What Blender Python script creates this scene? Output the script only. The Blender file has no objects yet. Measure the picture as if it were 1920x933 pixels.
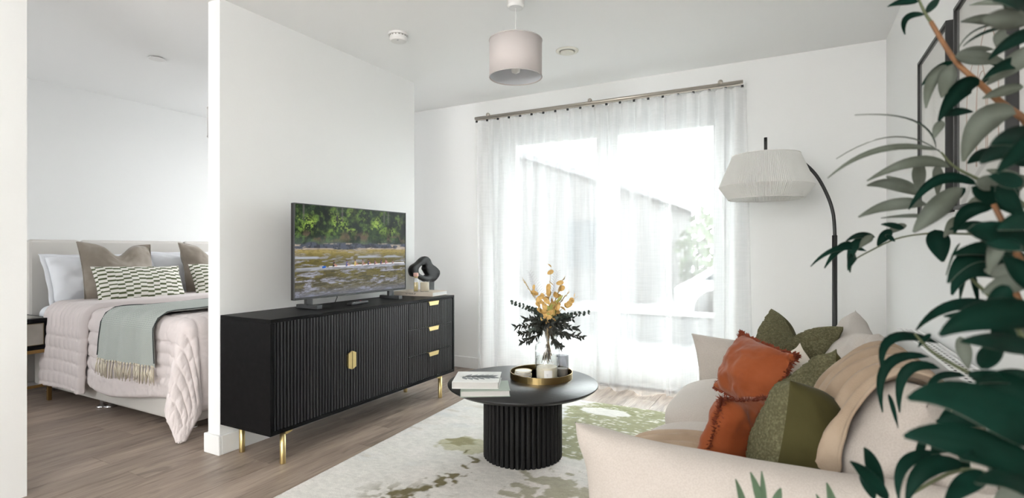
import bpy, bmesh, math, random
import numpy as np
from mathutils import Vector, Matrix, Euler, Quaternion
random.seed(7); RNG = np.random.default_rng(7)
PI = math.pi
SC = bpy.context.scene
COL = SC.collection

# ------------------------------------------------------------------ camera
CAMH = 1.09
YAW = math.atan2(.4733, .8809)
cam_d = bpy.data.cameras.new('camera'); cam = bpy.data.objects.new('camera', cam_d); COL.objects.link(cam)
cam_d.sensor_width = 36; cam_d.sensor_fit = 'HORIZONTAL'; cam_d.lens = 990/1920*36
cam_d.clip_start = .02; cam_d.clip_end = 300
cam.location = (0, 0, CAMH); cam.rotation_euler = (PI/2, 0, YAW)
cam_d.dof.use_dof = True; cam_d.dof.focus_distance = 2.9; cam_d.dof.aperture_fstop = 3.6
SC.camera = cam
# ------------------------------------------------------------------ world, lights, exposure
SC.view_settings.view_transform = 'Standard'; SC.view_settings.look = 'None'
SC.view_settings.gamma = 1; SC.view_settings.use_curve_mapping = False
SC.view_settings.exposure = 0.15
try: SC.cycles.transparent_max_bounces = 40
except Exception: pass
w = bpy.data.worlds.new('overcast_sky'); SC.world = w; w.use_nodes = True
wn = w.node_tree; bg = wn.nodes['Background']
bg.inputs[0].default_value = (.95, .98, 1.0, 1); bg.inputs[1].default_value = 12.5

def area(name, loc, rot, sx, sy, power, color):
    l = bpy.data.lights.new(name, 'AREA'); l.shape = 'RECTANGLE'; l.size = sx; l.size_y = sy
    l.energy = power; l.color = color
    o = bpy.data.objects.new(name, l); COL.objects.link(o); o.location = loc; o.rotation_euler = rot
    return o
# added fill lamp behind the camera, aimed up to bounce off the ceiling
area('ceiling_bounce', (-.6, -3.3, 1.3), (PI, 0, 0), 2.0, 2.6, 255, (1, .99, .975))
# fill added behind the camera and in the hall; daylight through the bedroom window
area('rear_window_daylight', (-1.1, -4.85, 1.5), (PI/2, 0, 0), 2.6, 1.9, 10, (1, .965, .92))  # added fill lamp, unseen behind the camera
area('bedroom_window_daylight', (-4.25, 4.12, 1.35), (-PI/2, 0, 0), 1.3, 1.8, 22, (.93, .965, 1))
area('hall_window_daylight', (-4.25, -1.3, 1.35), (PI/2, 0, 0), 1.3, 1.9, 19, (.94, .97, 1))  # added fill lamp brightening the bedroom side

# ------------------------------------------------------------------ helpers: materials
def M(name, color, rough=.6, metal=0., bump=None, var=None, spec=None, sheen=0., alpha_fn=None, coat=0., coords='Object', emit=None):
    """bump=(scale,strength,detail,(sx,sy,sz)); var=(scale,color2,(sx,sy,sz),lo,hi)"""
    m = bpy.data.materials.new(name); m.use_nodes = True
    nt = m.node_tree; b = nt.nodes['Principled BSDF']
    c = tuple(color) + (1,)
    b.inputs['Base Color'].default_value = c; b.inputs['Roughness'].default_value = rough
    b.inputs['Metallic'].default_value = metal
    if spec is not None: b.inputs['Specular IOR Level'].default_value = spec
    if sheen: b.inputs['Sheen Weight'].default_value = sheen; b.inputs['Sheen Roughness'].default_value = .4
    if coat: b.inputs['Coat Weight'].default_value = coat
    tc = nt.nodes.new('ShaderNodeTexCoord')
    def noise(scale, detail, st):
        mp = nt.nodes.new('ShaderNodeMapping'); mp.inputs['Scale'].default_value = st
        nt.links.new(tc.outputs[coords], mp.inputs['Vector'])
        n = nt.nodes.new('ShaderNodeTexNoise'); n.inputs['Scale'].default_value = scale; n.inputs['Detail'].default_value = detail
        nt.links.new(mp.outputs[0], n.inputs['Vector']); return n
    if var:
        n = noise(var[0], 6, var[2]); r = nt.nodes.new('ShaderNodeMapRange')
        r.inputs['From Min'].default_value = var[3]; r.inputs['From Max'].default_value = var[4]
        nt.links.new(n.outputs['Fac'], r.inputs['Value'])
        mx = nt.nodes.new('ShaderNodeMix'); mx.data_type = 'RGBA'
        mx.inputs[6].default_value = c; mx.inputs[7].default_value = tuple(var[1]) + (1,)
        nt.links.new(r.outputs[0], mx.inputs[0]); nt.links.new(mx.outputs[2], b.inputs['Base Color'])
    if bump:
        n = noise(bump[0], bump[2], bump[3]); bp = nt.nodes.new('ShaderNodeBump')
        bp.inputs['Strength'].default_value = bump[1]; bp.inputs['Distance'].default_value = .01
        nt.links.new(n.outputs['Fac'], bp.inputs['Height']); nt.links.new(bp.outputs[0], b.inputs['Normal'])
    if emit:
        b.inputs['Emission Color'].default_value = tuple(emit[0]) + (1,); b.inputs['Emission Strength'].default_value = emit[1]
    return m
I3 = (1, 1, 1)
def thin_glass(name, tint=(.98, .99, .98), rough=0.0, ior=1.45, boost=1.0):
    m = bpy.data.materials.new(name); m.use_nodes = True; nt = m.node_tree; nt.nodes.clear()
    o = nt.nodes.new('ShaderNodeOutputMaterial'); mix = nt.nodes.new('ShaderNodeMixShader')
    t = nt.nodes.new('ShaderNodeBsdfTransparent'); t.inputs[0].default_value = tint + (1,)
    g = nt.nodes.new('ShaderNodeBsdfGlossy'); g.inputs['Roughness'].default_value = rough
    f = nt.nodes.new('ShaderNodeLayerWeight'); f.inputs[0].default_value = .5; r0 = ((ior-1)/(ior+1))**2
    pw = nt.nodes.new('ShaderNodeMath'); pw.operation = 'POWER'; pw.inputs[1].default_value = 5.0; nt.links.new(f.outputs['Facing'], pw.inputs[0])
    sc_ = nt.nodes.new('ShaderNodeMath'); sc_.operation = 'MULTIPLY_ADD'; sc_.inputs[1].default_value = 1-r0; sc_.inputs[2].default_value = r0; nt.links.new(pw.outputs[0], sc_.inputs[0])
    mu = nt.nodes.new('ShaderNodeMath'); mu.operation = 'MULTIPLY'; mu.inputs[1].default_value = boost; mu.use_clamp = True
    nt.links.new(sc_.outputs[0], mu.inputs[0]); nt.links.new(mu.outputs[0], mix.inputs[0])
    nt.links.new(t.outputs[0], mix.inputs[1]); nt.links.new(g.outputs[0], mix.inputs[2]); nt.links.new(mix.outputs[0], o.inputs[0])
    return m
def sheer_mat(name, color, transp):
    m = bpy.data.materials.new(name); m.use_nodes = True; nt = m.node_tree; nt.nodes.clear()
    N = nt.nodes.new; L = nt.links.new
    o = N('ShaderNodeOutputMaterial'); mix = N('ShaderNodeMixShader'); mix2 = N('ShaderNodeMixShader')
    t = N('ShaderNodeBsdfTransparent'); tr = N('ShaderNodeBsdfTranslucent'); d = N('ShaderNodeBsdfDiffuse')
    tr.inputs[0].default_value = color + (1,); d.inputs[0].default_value = color + (1,)
    tc = N('ShaderNodeTexCoord'); mp = N('ShaderNodeMapping'); mp.inputs['Scale'].default_value = (6, 6, 160)
    n = N('ShaderNodeTexNoise'); n.inputs['Scale'].default_value = 1.0; n.inputs['Detail'].default_value = 3
    mp2 = N('ShaderNodeMapping'); mp2.inputs['Scale'].default_value = (220, 30, 3)
    n2 = N('ShaderNodeTexNoise'); n2.inputs['Scale'].default_value = 1.0; n2.inputs['Detail'].default_value = 2
    L(tc.outputs['Object'], mp.inputs[0]); L(mp.outputs[0], n.inputs['Vector']); L(tc.outputs['Object'], mp2.inputs[0]); L(mp2.outputs[0], n2.inputs['Vector'])
    ad = N('ShaderNodeMath'); ad.operation = 'ADD'; L(n.outputs['Fac'], ad.inputs[0]); L(n2.outputs['Fac'], ad.inputs[1])
    r = N('ShaderNodeMapRange'); r.inputs['From Min'].default_value = .7; r.inputs['From Max'].default_value = 1.3
    r.inputs['To Min'].default_value = transp - .025; r.inputs['To Max'].default_value = transp + .025
    L(ad.outputs[0], r.inputs['Value'])
    mix2.inputs[0].default_value = .94; L(tr.outputs[0], mix2.inputs[1]); L(d.outputs[0], mix2.inputs[2])
    L(r.outputs[0], mix.inputs[0]); L(mix2.outputs[0], mix.inputs[1]); L(t.outputs[0], mix.inputs[2]); L(mix.outputs[0], o.inputs[0])
    return m
def fabric_translucent(name, color, fac=.3, bump=None):
    m = M(name, color, .9, bump=bump); nt = m.node_tree; b = nt.nodes['Principled BSDF']
    tr = nt.nodes.new('ShaderNodeBsdfTranslucent'); tr.inputs[0].default_value = tuple(color) + (1,)
    mix = nt.nodes.new('ShaderNodeMixShader'); mix.inputs[0].default_value = fac
    o = nt.nodes['Material Output']
    nt.links.new(b.outputs[0], mix.inputs[1]); nt.links.new(tr.outputs[0], mix.inputs[2]); nt.links.new(mix.outputs[0], o.inputs[0])
    return m
def attr_mat(name, attr='paint', rough=.7, emit=0, fine=None, bump=None):
    m = M(name, (.5, .5, .5), rough, bump=bump); nt = m.node_tree; b = nt.nodes['Principled BSDF']
    a = nt.nodes.new('ShaderNodeAttribute'); a.attribute_name = attr
    src = a.outputs['Color']
    if fine:
        tc = nt.nodes.new('ShaderNodeTexCoord'); n = nt.nodes.new('ShaderNodeTexNoise'); n.inputs['Scale'].default_value = fine[0]; n.inputs['Detail'].default_value = 4
        nt.links.new(tc.outputs['Object'], n.inputs['Vector'])
        r = nt.nodes.new('ShaderNodeMapRange'); r.inputs['From Min'].default_value = .3; r.inputs['From Max'].default_value = .7
        r.inputs['To Min'].default_value = 1 - fine[1]; r.inputs['To Max'].default_value = 1 + fine[1]*.4
        nt.links.new(n.outputs['Fac'], r.inputs['Value'])
        mx = nt.nodes.new('ShaderNodeMix'); mx.data_type = 'RGBA'; mx.blend_type = 'MULTIPLY'; mx.inputs[0].default_value = 1
        nt.links.new(src, mx.inputs[6]); nt.links.new(r.outputs[0], mx.inputs[7]); src = mx.outputs[2]
    if emit:
        b.inputs['Base Color'].default_value = (.01, .01, .012, 1)
        nt.links.new(src, b.inputs['Emission Color']); b.inputs['Emission Strength'].default_value = emit
    else:
        nt.links.new(src, b.inputs['Base Color'])
    return m

# ------------------------------------------------------------------ helpers: objects
ORG = {}
def root(name, label, cat, loc, rot=(0, 0, 0), group=None):
    o = bpy.data.objects.new(name, None); COL.objects.link(o); o.empty_display_size = .1
    o.location = loc; o.rotation_euler = rot; o['label'] = label; o['category'] = cat
    if group: o['group'] = group
    ORG[o] = Vector(loc); return o
def tag(o, label, cat, group=None):
    o['label'] = label; o['category'] = cat
    if group: o['group'] = group
    return o
def mk(name, geo, mat, parent=None, local=False, smooth=False, bevel=0, org=None, kind=None, solid=0, sub=0, auto=None):
    """geo = (verts, faces[, matidx]); world coordinates unless local; parent shifts by its origin"""
    V, Fc = geo[0], geo[1]
    V = np.asarray(V, dtype=float).reshape(-1, 3)
    if parent is not None and not local: V = V - np.array(ORG[parent])
    o_org = Vector((0, 0, 0))
    if org is not None:
        o_org = Vector(org); V = V - np.array(o_org)
    me = bpy.data.meshes.new(name); me.from_pydata(V.tolist(), [], [list(map(int, f)) for f in Fc])
    mats = mat if isinstance(mat, (list, tuple)) else [mat]
    for m in mats: me.materials.append(m)
    if len(geo) > 2 and geo[2] is not None: me.polygons.foreach_set('material_index', list(map(int, geo[2])))
    if smooth: me.polygons.foreach_set('use_smooth', [True]*len(me.polygons))
    me.update()
    o = bpy.data.objects.new(name, me); COL.objects.link(o)
    if parent is not None:
        o.parent = parent; ORG[o] = ORG[parent] if not local else Vector((0, 0, 0))
        if local: ORG[o] = Vector((0, 0, 0))
    else:
        o.location = o_org; ORG[o] = o_org
    if solid:
        md = o.modifiers.new('solid', 'SOLIDIFY'); md.thickness = solid; md.offset = 0
    if bevel:
        md = o.modifiers.new('bevel', 'BEVEL'); md.width = bevel; md.segments = 2; md.limit_method = 'ANGLE'
    if sub:
        md = o.modifiers.new('sub', 'SUBSURF'); md.levels = sub; md.render_levels = sub
    if kind: o['kind'] = kind
    return o
def struct(name, geo, mat, **k):
    o = mk(name, geo, mat, **k); o['kind'] = 'structure'; return o
class G:
    def __init__(s): s.v = []; s.f = []; s.m = []
    def add(s, V, Fc, mi=0):
        n = len(s.v); s.v.extend([tuple(map(float, p)) for p in V])
        s.f.extend([[i + n for i in f] for f in Fc]); s.m.extend([mi]*len(Fc)); return s
    def box(s, x0, x1, y0, y1, z0, z1, mi=0, rot=None, c=None):
        V = [(x, y, z) for z in (z0, z1) for y in (y0, y1) for x in (x0, x1)]
        if rot is not None:
            cc = Vector(c) if c is not None else Vector(((x0+x1)/2, (y0+y1)/2, (z0+z1)/2))
            V = [tuple(rot @ (Vector(p) - cc) + cc) for p in V]
        return s.add(V, [(0, 2, 3, 1), (4, 5, 7, 6), (0, 1, 5, 4), (2, 6, 7, 3), (0, 4, 6, 2), (1, 3, 7, 5)], mi)
    def lathe(s, prof, c=(0, 0, 0), n=32, mi=0, closed=False, axis='z', cap_top=True):
        """prof list of (r,z)"""
        V = []; F_ = []; k = len(prof)
        for r, z in prof:
            for i in range(n):
                a = 2*PI*i/n
                p = (r*math.cos(a), r*math.sin(a), z)
                if axis == 'x': p = (p[2], p[0], p[1])
                if axis == 'y': p = (p[0], p[2], p[1])
                V.append((c[0]+p[0], c[1]+p[1], c[2]+p[2]))
        for j in range(k - 1 + (1 if closed else 0)):
            for i in range(n):
                a, b = j*n+i, j*n+(i+1) % n; a2, b2 = ((j+1) % k)*n+i, ((j+1) % k)*n+(i+1) % n
                F_.append((a, b, b2, a2))
        if not closed:
            if prof[0][0] > 1e-6: F_.append(list(range(n-1, -1, -1)))
            if prof[-1][0] > 1e-6 and cap_top: F_.append([(k-1)*n+i for i in range(n)])
        return s.add(V, F_, mi)
    def cyl(s, c, r, z0, z1, n=24, mi=0): return s.lathe([(r, z0), (r, z1)], c, n, mi)
    def tube(s, pts, rad, n=8, mi=0, cap=True):
        pts = [Vector(p) for p in pts]; k = len(pts)
        rads = rad if isinstance(rad, (list, tuple)) else [rad]*k
        V = []; F_ = []
        ref = Vector((0, 0, 1))
        T0 = (pts[1]-pts[0]).normalized()
        if abs(T0.dot(ref)) > .9: ref = Vector((1, 0, 0))
        nrm = T0.cross(ref).normalized()
        for j in range(k):
            T = (pts[min(j+1, k-1)] - pts[max(j-1, 0)]).normalized()
            nrm = (nrm - T*nrm.dot(T)).normalized(); bn = T.cross(nrm)
            for i in range(n):
                a = 2*PI*i/n
                V.append(pts[j] + (nrm*math.cos(a) + bn*math.sin(a))*rads[j])
        for j in range(k-1):
            for i in range(n):
                F_.append((j*n+i, j*n+(i+1) % n, (j+1)*n+(i+1) % n, (j+1)*n+i))
        if cap: F_.append(list(range(n-1, -1, -1))); F_.append([(k-1)*n+i for i in range(n)])
        return s.add(V, F_, mi)
    def prism(s, poly, axis, a0, a1, mi=0):
        """poly 2D list; axis extrude axis: 'x': poly=(y,z); 'y': (x,z); 'z': (x,y)"""
        def p3(p, t): return (t, p[0], p[1]) if axis == 'x' else ((p[0], t, p[1]) if axis == 'y' else (p[0], p[1], t))
        n = len(poly); V = [p3(p, a0) for p in poly] + [p3(p, a1) for p in poly]
        F_ = [(i, (i+1) % n, (i+1) % n + n, i + n) for i in range(n)] + [list(range(n-1, -1, -1)), list(range(n, 2*n))]
        return s.add(V, F_, mi)
    def grid(s, P, mi=0, wrap_u=False):
        """P array (nu,nv,3)"""
        nu, nv = P.shape[:2]; F_ = []
        for i in range(nu if wrap_u else nu-1):
            i2 = (i+1) % nu
            for j in range(nv-1): F_.append((i*nv+j, i2*nv+j, i2*nv+j+1, i*nv+j+1))
        return s.add(P.reshape(-1, 3), F_, mi)
    @property
    def g(s): return (s.v, s.f, s.m)
def B(x0, x1, y0, y1, z0, z1): return G().box(x0, x1, y0, y1, z0, z1).g
def copy_tree(r, **kw):
    def cp(o, par):
        c = o.copy(); COL.objects.link(c)
        if par is not None: c.parent = par
        ORG[c] = ORG.get(o, Vector((0, 0, 0)))
        for ch in [x for x in list(o.children)]: cp(ch, c)
        return c
    return cp(r, None)

# numpy value noise
def _h(ix, iy, seed):
    n = (ix*374761393 + iy*668265263 + seed*974634777) & 0xffffffff
    n = ((n ^ (n >> 13))*1274126177) & 0xffffffff
    return ((n ^ (n >> 16)) & 0xffff)/65535.0
def vn(x, y, seed=0):
    x = np.asarray(x, float); y = np.asarray(y, float)
    ix = np.floor(x).astype(np.int64); iy = np.floor(y).astype(np.int64); fx = x-ix; fy = y-iy
    fx = fx*fx*fx*(fx*(fx*6-15)+10); fy = fy*fy*fy*(fy*(fy*6-15)+10)
    return (_h(ix, iy, seed)*(1-fx)+_h(ix+1, iy, seed)*fx)*(1-fy)+(_h(ix, iy+1, seed)*(1-fx)+_h(ix+1, iy+1, seed)*fx)*fy
def fbm(x, y, seed=0, o=4, g=.5):
    s = 0; a = 1; t = 0
    for k in range(o):
        s = s + a*vn(np.asarray(x)*2**k, np.asarray(y)*2**k, seed+k*17); t += a; a *= g
    return s/t
def nubs(x, y, seed=0):
    ix = np.floor(x).astype(np.int64); iy = np.floor(y).astype(np.int64); best = np.full(np.shape(x), 9.)
    for i in (-1, 0, 1):
        for j in (-1, 0, 1):
            px_ = ix+i+.15+.7*_h(ix+i, iy+j, seed); py_ = iy+j+.15+.7*_h(ix+i, iy+j, seed+91)
            best = np.minimum(best, np.hypot(x-px_, y-py_))
    return np.clip(1-best*best*1.6, 0, 1)
def sstep(a, b, x):
    t = np.clip((x-a)/(b-a), 0, 1); return t*t*(3-2*t)
def paint(o, cols, name='paint'):
    at = o.data.color_attributes.new(name, 'FLOAT_COLOR', 'POINT')
    c = np.ones((len(cols), 4), np.float32); c[:, :3] = cols; at.data.foreach_set('color', c.ravel())
def s2l(c):
    c = np.asarray(c, float)/255.0
    return np.where(c <= .04045, c/12.92, ((c+.055)/1.055)**2.4)
def S(r, g, b): return tuple(float(x) for x in s2l((r, g, b)))

# soft shapes
def pillow(W, H, T, n=40, pinch=.07, power=.5, wr=.006, seed=0, chop=0., chopw=.35, boucle=0., bn=None, flatb=1.0, skew=None, back_b=0.):
    """cushion in local XZ plane (X width, Z height), thickness along Y (front = -Y). returns geo with mat 0 front, 1 back"""
    u = np.linspace(-1, 1, n); uu, vv = np.meshgrid(u, u, indexing='ij')
    # denser near the edges
    uu = np.sin(uu*PI/2*.92)/math.sin(PI/2*.92); vv = np.sin(vv*PI/2*.92)/math.sin(PI/2*.92)
    X = W/2*uu*(1-pinch*(1-vv**2)*np.abs(uu)**1.5); Z = H/2*vv*(1-pinch*(1-uu**2)*np.abs(vv)**1.5)
    prof = np.clip((1-uu**2)*(1-vv**2), 0, 1)**power
    wv = fbm(uu*2.2+seed*3.1, vv*2.2+seed*1.7, seed, 3)-.5
    # creases running from corners
    cr = np.sin((uu*vv)*9+seed)*np.abs(uu*vv)**1.5
    edge = sstep(0, .12, prof)
    if chop:
        k = np.exp(-(uu/chopw)**2); Z = Z - chop*k*sstep(-.6, 1, vv)*1.0
        prof = prof*(1-.25*k*sstep(.2, 1, vv))
    out = G(); Ps = []
    for sgn in (-1, 1):
        Y = sgn*(T/2*prof*(flatb if sgn > 0 else 1) + edge*(wr*3*wv*(1 if sgn < 0 else .8)+wr*cr))
        bb = boucle if sgn < 0 else back_b
        if bb:
            q = bn or 55
            wob = .010*fbm(X*9, Z*9, seed, 2)
            cell = nubs(X/.0135+seed, (Z+wob)/.0115, seed)
            rows = np.abs(np.sin((Z+.022*np.sin(X*2*PI/.11)+wob)*PI/.042))**.6
            Y = Y + sgn*sstep(.03, .30, prof)*bb*(cell*.75+rows*.65)
        Ps.append(np.stack([X, Y, Z], -1))
    nn = n*n
    V = np.concatenate([Ps[0].reshape(-1, 3), Ps[1].reshape(-1, 3)])
    F_ = []; Mi = []
    def bidx(i, j): return i in (0, n-1) or j in (0, n-1)
    def back(i, j): return i*n+j if bidx(i, j) else nn+i*n+j
    for i in range(n-1):
        for j in range(n-1):
            F_.append((i*n+j, (i+1)*n+j, (i+1)*n+j+1, i*n+j+1)); Mi.append(0)
            F_.append((back(i, j), back(i, j+1), back(i+1, j+1), back(i+1, j))); Mi.append(1)
    # drop unused verts
    used = sorted(set(k for f in F_ for k in f)); mp = {k: q for q, k in enumerate(used)}
    border = [V[i*n+0] for i in range(n)] + [V[(n-1)*n+j] for j in range(n)] + [V[i*n+n-1] for i in range(n-1, -1, -1)] + [V[j] for j in range(n-1, -1, -1)]
    return (V[used], [[mp[k] for k in f] for f in F_], Mi), border
def blob(c, size, e=5, n=16, puff=None, seed=0, wr=0.):
    """superellipsoid box: cube grid mapped through an e-norm"""
    V = []; F_ = []; idx = {}
    t = [math.tan(PI/4*(-1+2*i/n)) for i in range(n+1)]
    def vert(p):
        key = tuple(round(q, 5) for q in p)
        if key not in idx: idx[key] = len(V); V.append(p)
        return idx[key]
    for ax in range(3):
        for sg in (-1, 1):
            for i in range(n):
                for j in range(n):
                    q = []
                    for (a, b) in ((t[i], t[j]), (t[i+1], t[j]), (t[i+1], t[j+1]), (t[i], t[j+1])):
                        p = [0, 0, 0]; p[ax] = sg; p[(ax+1) % 3] = a; p[(ax+2) % 3] = b; q.append(vert(tuple(p)))
                    F_.append(q if sg > 0 else q[::-1])
    P = np.array(V, float)
    nrm = (np.abs(P)**e).sum(1)**(1/e); P = P/nrm[:, None]
    if puff is not None: P = puff(P)
    if wr:
        d = (fbm(P[:, 0]*2+seed+5, P[:, 1]*2+P[:, 2]*2+9, seed, 3)-.5)*wr
        P = P*(1+d[:, None]/np.mean(size)*2)
    return (P*np.array(size)/2+np.array(c), F_, None)
# ------------------------------------------------------------------ materials
WALL = M('wall_paint', (.87, .87, .858), .75, bump=(90, .04, 3, I3))
CEIL = M('ceiling_paint', (.93, .93, .92), .85)
TRIM = M('white_satin', (.86, .86, .85), .4)
BLACK = M('black_lacquer', (.005, .005, .0055), .42, spec=.10, var=(30, (.008, .008, .0085), I3, .4, .7))
BLACKOAK = M('black_oak', (.007, .007, .0075), .45, spec=.25, bump=(14, .1, 6, (6, 6, .6)))
BRASS = M('brushed_brass', (.66, .52, .25), .34, 1.0, bump=(60, .05, 2, (1, 1, .1)))
OLDBRASS = M('aged_brass', (.30, .19, .075), .42, 1.0)
TRAYB = M('antique_brass', (.52, .38, .17), .3, 1.0, bump=(80, .05, 2, (1, 1, .1)))
STEEL = M('brushed_nickel', (.50, .46, .41), .32, 1.0)
CHROME = M('chrome', (.8, .8, .82), .12, 1.0)
PLASTIC = M('black_plastic', (.012, .012, .013), .42)
GREYPL = M('charcoal_plastic', (.045, .047, .05), .5)
WPLASTIC = M('white_plastic', (.82, .81, .79), .4)
UPVC = M('white_frame', (.80, .82, .82), .35)
GLASS = thin_glass('window_glass', (.95, .97, .96))
CGLASS = thin_glass('clear_glass', (.94, .95, .945), ior=1.5, boost=2.4)
SMOKE = thin_glass('smoked_glass', (.55, .55, .57), ior=1.5, boost=1.5)
BLACKMETAL = M('black_powder_coat', (.012, .012, .012), .45)

# ------------------------------------------------------------------ structure
HC = 2.42; YW = 4.08; XR = .507; XP = -2.69; XB = -5.26
struct('ceiling', B(-5.6, .9, -5.2, 4.5, HC, HC+.12), CEIL)
floor = struct('floor', B(-5.6, .9, -5.2, 4.5, -.14, -.012), M('floor_base', (.16, .13, .11), .7))
# floor planks, each its own board
def plank_mat():
    m = M('oak_plank', (.20, .155, .13), .42); nt = m.node_tree; b = nt.nodes['Principled BSDF']; N = nt.nodes.new; L = nt.links.new
    oi = N('ShaderNodeObjectInfo'); tc = N('ShaderNodeTexCoord'); ad = N('ShaderNodeVectorMath'); ad.operation = 'ADD'
    sc = N('ShaderNodeVectorMath'); sc.operation = 'SCALE'; sc.inputs[3].default_value = 37.0
    cb = N('ShaderNodeCombineXYZ'); L(oi.outputs['Random'], cb.inputs[0]); L(oi.outputs['Random'], cb.inputs[1]); L(cb.outputs[0], sc.inputs[0])
    L(tc.outputs['Object'], ad.inputs[0]); L(sc.outputs[0], ad.inputs[1])
    def nz(scale, det, st, dist=0):
        mp = N('ShaderNodeMapping'); mp.inputs['Scale'].default_value = st; L(ad.outputs[0], mp.inputs[0])
        n = N('ShaderNodeTexNoise'); n.inputs['Scale'].default_value = scale; n.inputs['Detail'].default_value = det; n.inputs['Distortion'].default_value = dist
        L(mp.outputs[0], n.inputs['Vector']); return n
    n1 = nz(3, 5, (5, .55, 1), .6); n2 = nz(14, 6, (9, .5, 1)); n3 = nz(2.2, 3, (4.5, 1.1, 1), 1.2)
    cr = N('ShaderNodeValToRGB'); e = cr.color_ramp.elements
    e[0].position = .30; e[0].color = (.165, .122, .096, 1); e[1].position = .66; e[1].color = (.42, .335, .275, 1)
    q = e.new(.46); q.color = (.285, .222, .180, 1)
    mx0 = N('ShaderNodeMix'); mx0.inputs[0].default_value = .42; L(n1.outputs['Fac'], mx0.inputs[2]); L(n2.outputs['Fac'], mx0.inputs[3])
    L(mx0.outputs[0], cr.inputs[0])
    # dark mineral streaks
    mr = N('ShaderNodeMapRange'); mr.inputs['From Min'].default_value = .58; mr.inputs['From Max'].default_value = .76; L(n3.outputs['Fac'], mr.inputs['Value'])
    mx = N('ShaderNodeMix'); mx.data_type = 'RGBA'; mx.inputs[7].default_value = (.085, .065, .052, 1); L(cr.outputs[0], mx.inputs[6])
    mul = N('ShaderNodeMath'); mul.operation = 'MULTIPLY'; mul.inputs[1].default_value = .72; L(mr.outputs[0], mul.inputs[0]); L(mul.outputs[0], mx.inputs[0])
    tone = N('ShaderNodeMapRange'); tone.inputs['To Min'].default_value = .86; tone.inputs['To Max'].default_value = 1.12; L(oi.outputs['Random'], tone.inputs['Value'])
    mm = N('ShaderNodeMix'); mm.data_type = 'RGBA'; mm.blend_type = 'MULTIPLY'; mm.inputs[0].default_value = 1; L(mx.outputs[2], mm.inputs[6]); L(tone.outputs[0], mm.inputs[7])
    L(mm.outputs[2], b.inputs['Base Color'])
    bp = N('ShaderNodeBump'); bp.inputs['Strength'].default_value = .12; bp.inputs['Distance'].default_value = .004; L(n2.outputs['Fac'], bp.inputs['Height']); L(bp.outputs[0], b.inputs['Normal'])
    return m
OAK = plank_mat(); rp = random.Random(3)
x = -5.25; PW = .182
while x < XR-.01:
    y = -.6 - rp.random()*1.2
    while y < YW:
        y1 = min(y + 1.28, YW); x1 = min(x+PW, XR)
        if y1 > .1 and y1 - y > .02:
            ys = max(y, -.2)
            mk('plank', G().box(-(x1-x)/2+.0006, (x1-x)/2-.0006, -(y1-ys)/2+.0006, (y1-ys)/2-.0006, -.012, 0).g, OAK, floor, local=True).location = ((x+x1)/2, (ys+y1)/2, 0)
        y = y1
    x += PW
def wall_with_hole(name, axis, p0, p1, a0, a1, holes, z1=HC, mat=WALL):
    """wall slab thickness p0..p1 on axis, spanning a0..a1, holes=[(b0,b1,zlo,zhi)]"""
    g = G(); cur = a0
    def bx(s0, s1, zz0, zz1):
        if s1-s0 < 1e-4 or zz1-zz0 < 1e-4: return
        if axis == 'y': g.box(s0, s1, p0, p1, zz0, zz1)
        else: g.box(p0, p1, s0, s1, zz0, zz1)
    for (b0, b1, zl, zh) in sorted(holes):
        bx(cur, b0, 0, z1); bx(b0, b1, 0, zl); bx(b0, b1, zh, z1); cur = b1
    bx(cur, a1, 0, z1)
    return struct(name, g.g, mat)
WX0, WX1, WZ1 = -2.42, -.385, 2.19
wall_with_hole('wall_window', 'y', YW, YW+.28, XB, XR+.3, [(-4.6, -3.95, .95, 2.1), (WX0, WX1, 0, WZ1)])
struct('wall_right', B(XR, XR+.2, -5.2, YW, 0, HC), WALL)
struct('wall_partition', B(XP-.1, XP, 1.733, 3.355, 0, HC), WALL)
struct('wall_stub', B(-3.10, -2.99, -5.2, 1.04, 0, HC), WALL)
struct('wall_left', B(XB-.2, XB, -1.5, YW+.28, 0, HC), WALL)
wall_with_hole('wall_rear', 'y', -5.2, -5.05, -3.1, XR+.2, [(-1.7, -.5, .9, 2.1)])
wall_with_hole('wall_hall', 'y', -1.5, -1.35, XB, -3.1, [(-4.5, -3.9, .95, 2.0)])
# baseboards
def bb(name, g): struct(name, g, TRIM, bevel=.004)
BH, BT = .103, .016
g = G(); g.box(XP-.1-BT, XP+BT, 1.733-BT, 1.733, 0, BH); g.box(XP, XP+BT, 1.733, 3.355, 0, BH); g.box(XP-.1-BT, XP-.1, 1.733, 3.355, 0, BH); g.box(XP-.1-BT, XP+BT, 3.355, 3.355+BT, 0, BH)
bb('baseboard_partition', g.g)
bb('baseboard_window', G().box(XB, WX0-.0, YW-BT, YW, 0, BH).box(WX1, XR, YW-BT, YW, 0, BH).g)
bb('baseboard_right', B(XR-BT, XR, -2.4, YW-BT, 0, BH))
bb('baseboard_left', B(XB, XB+BT, -1.3, YW-BT, 0, BH))
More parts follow.
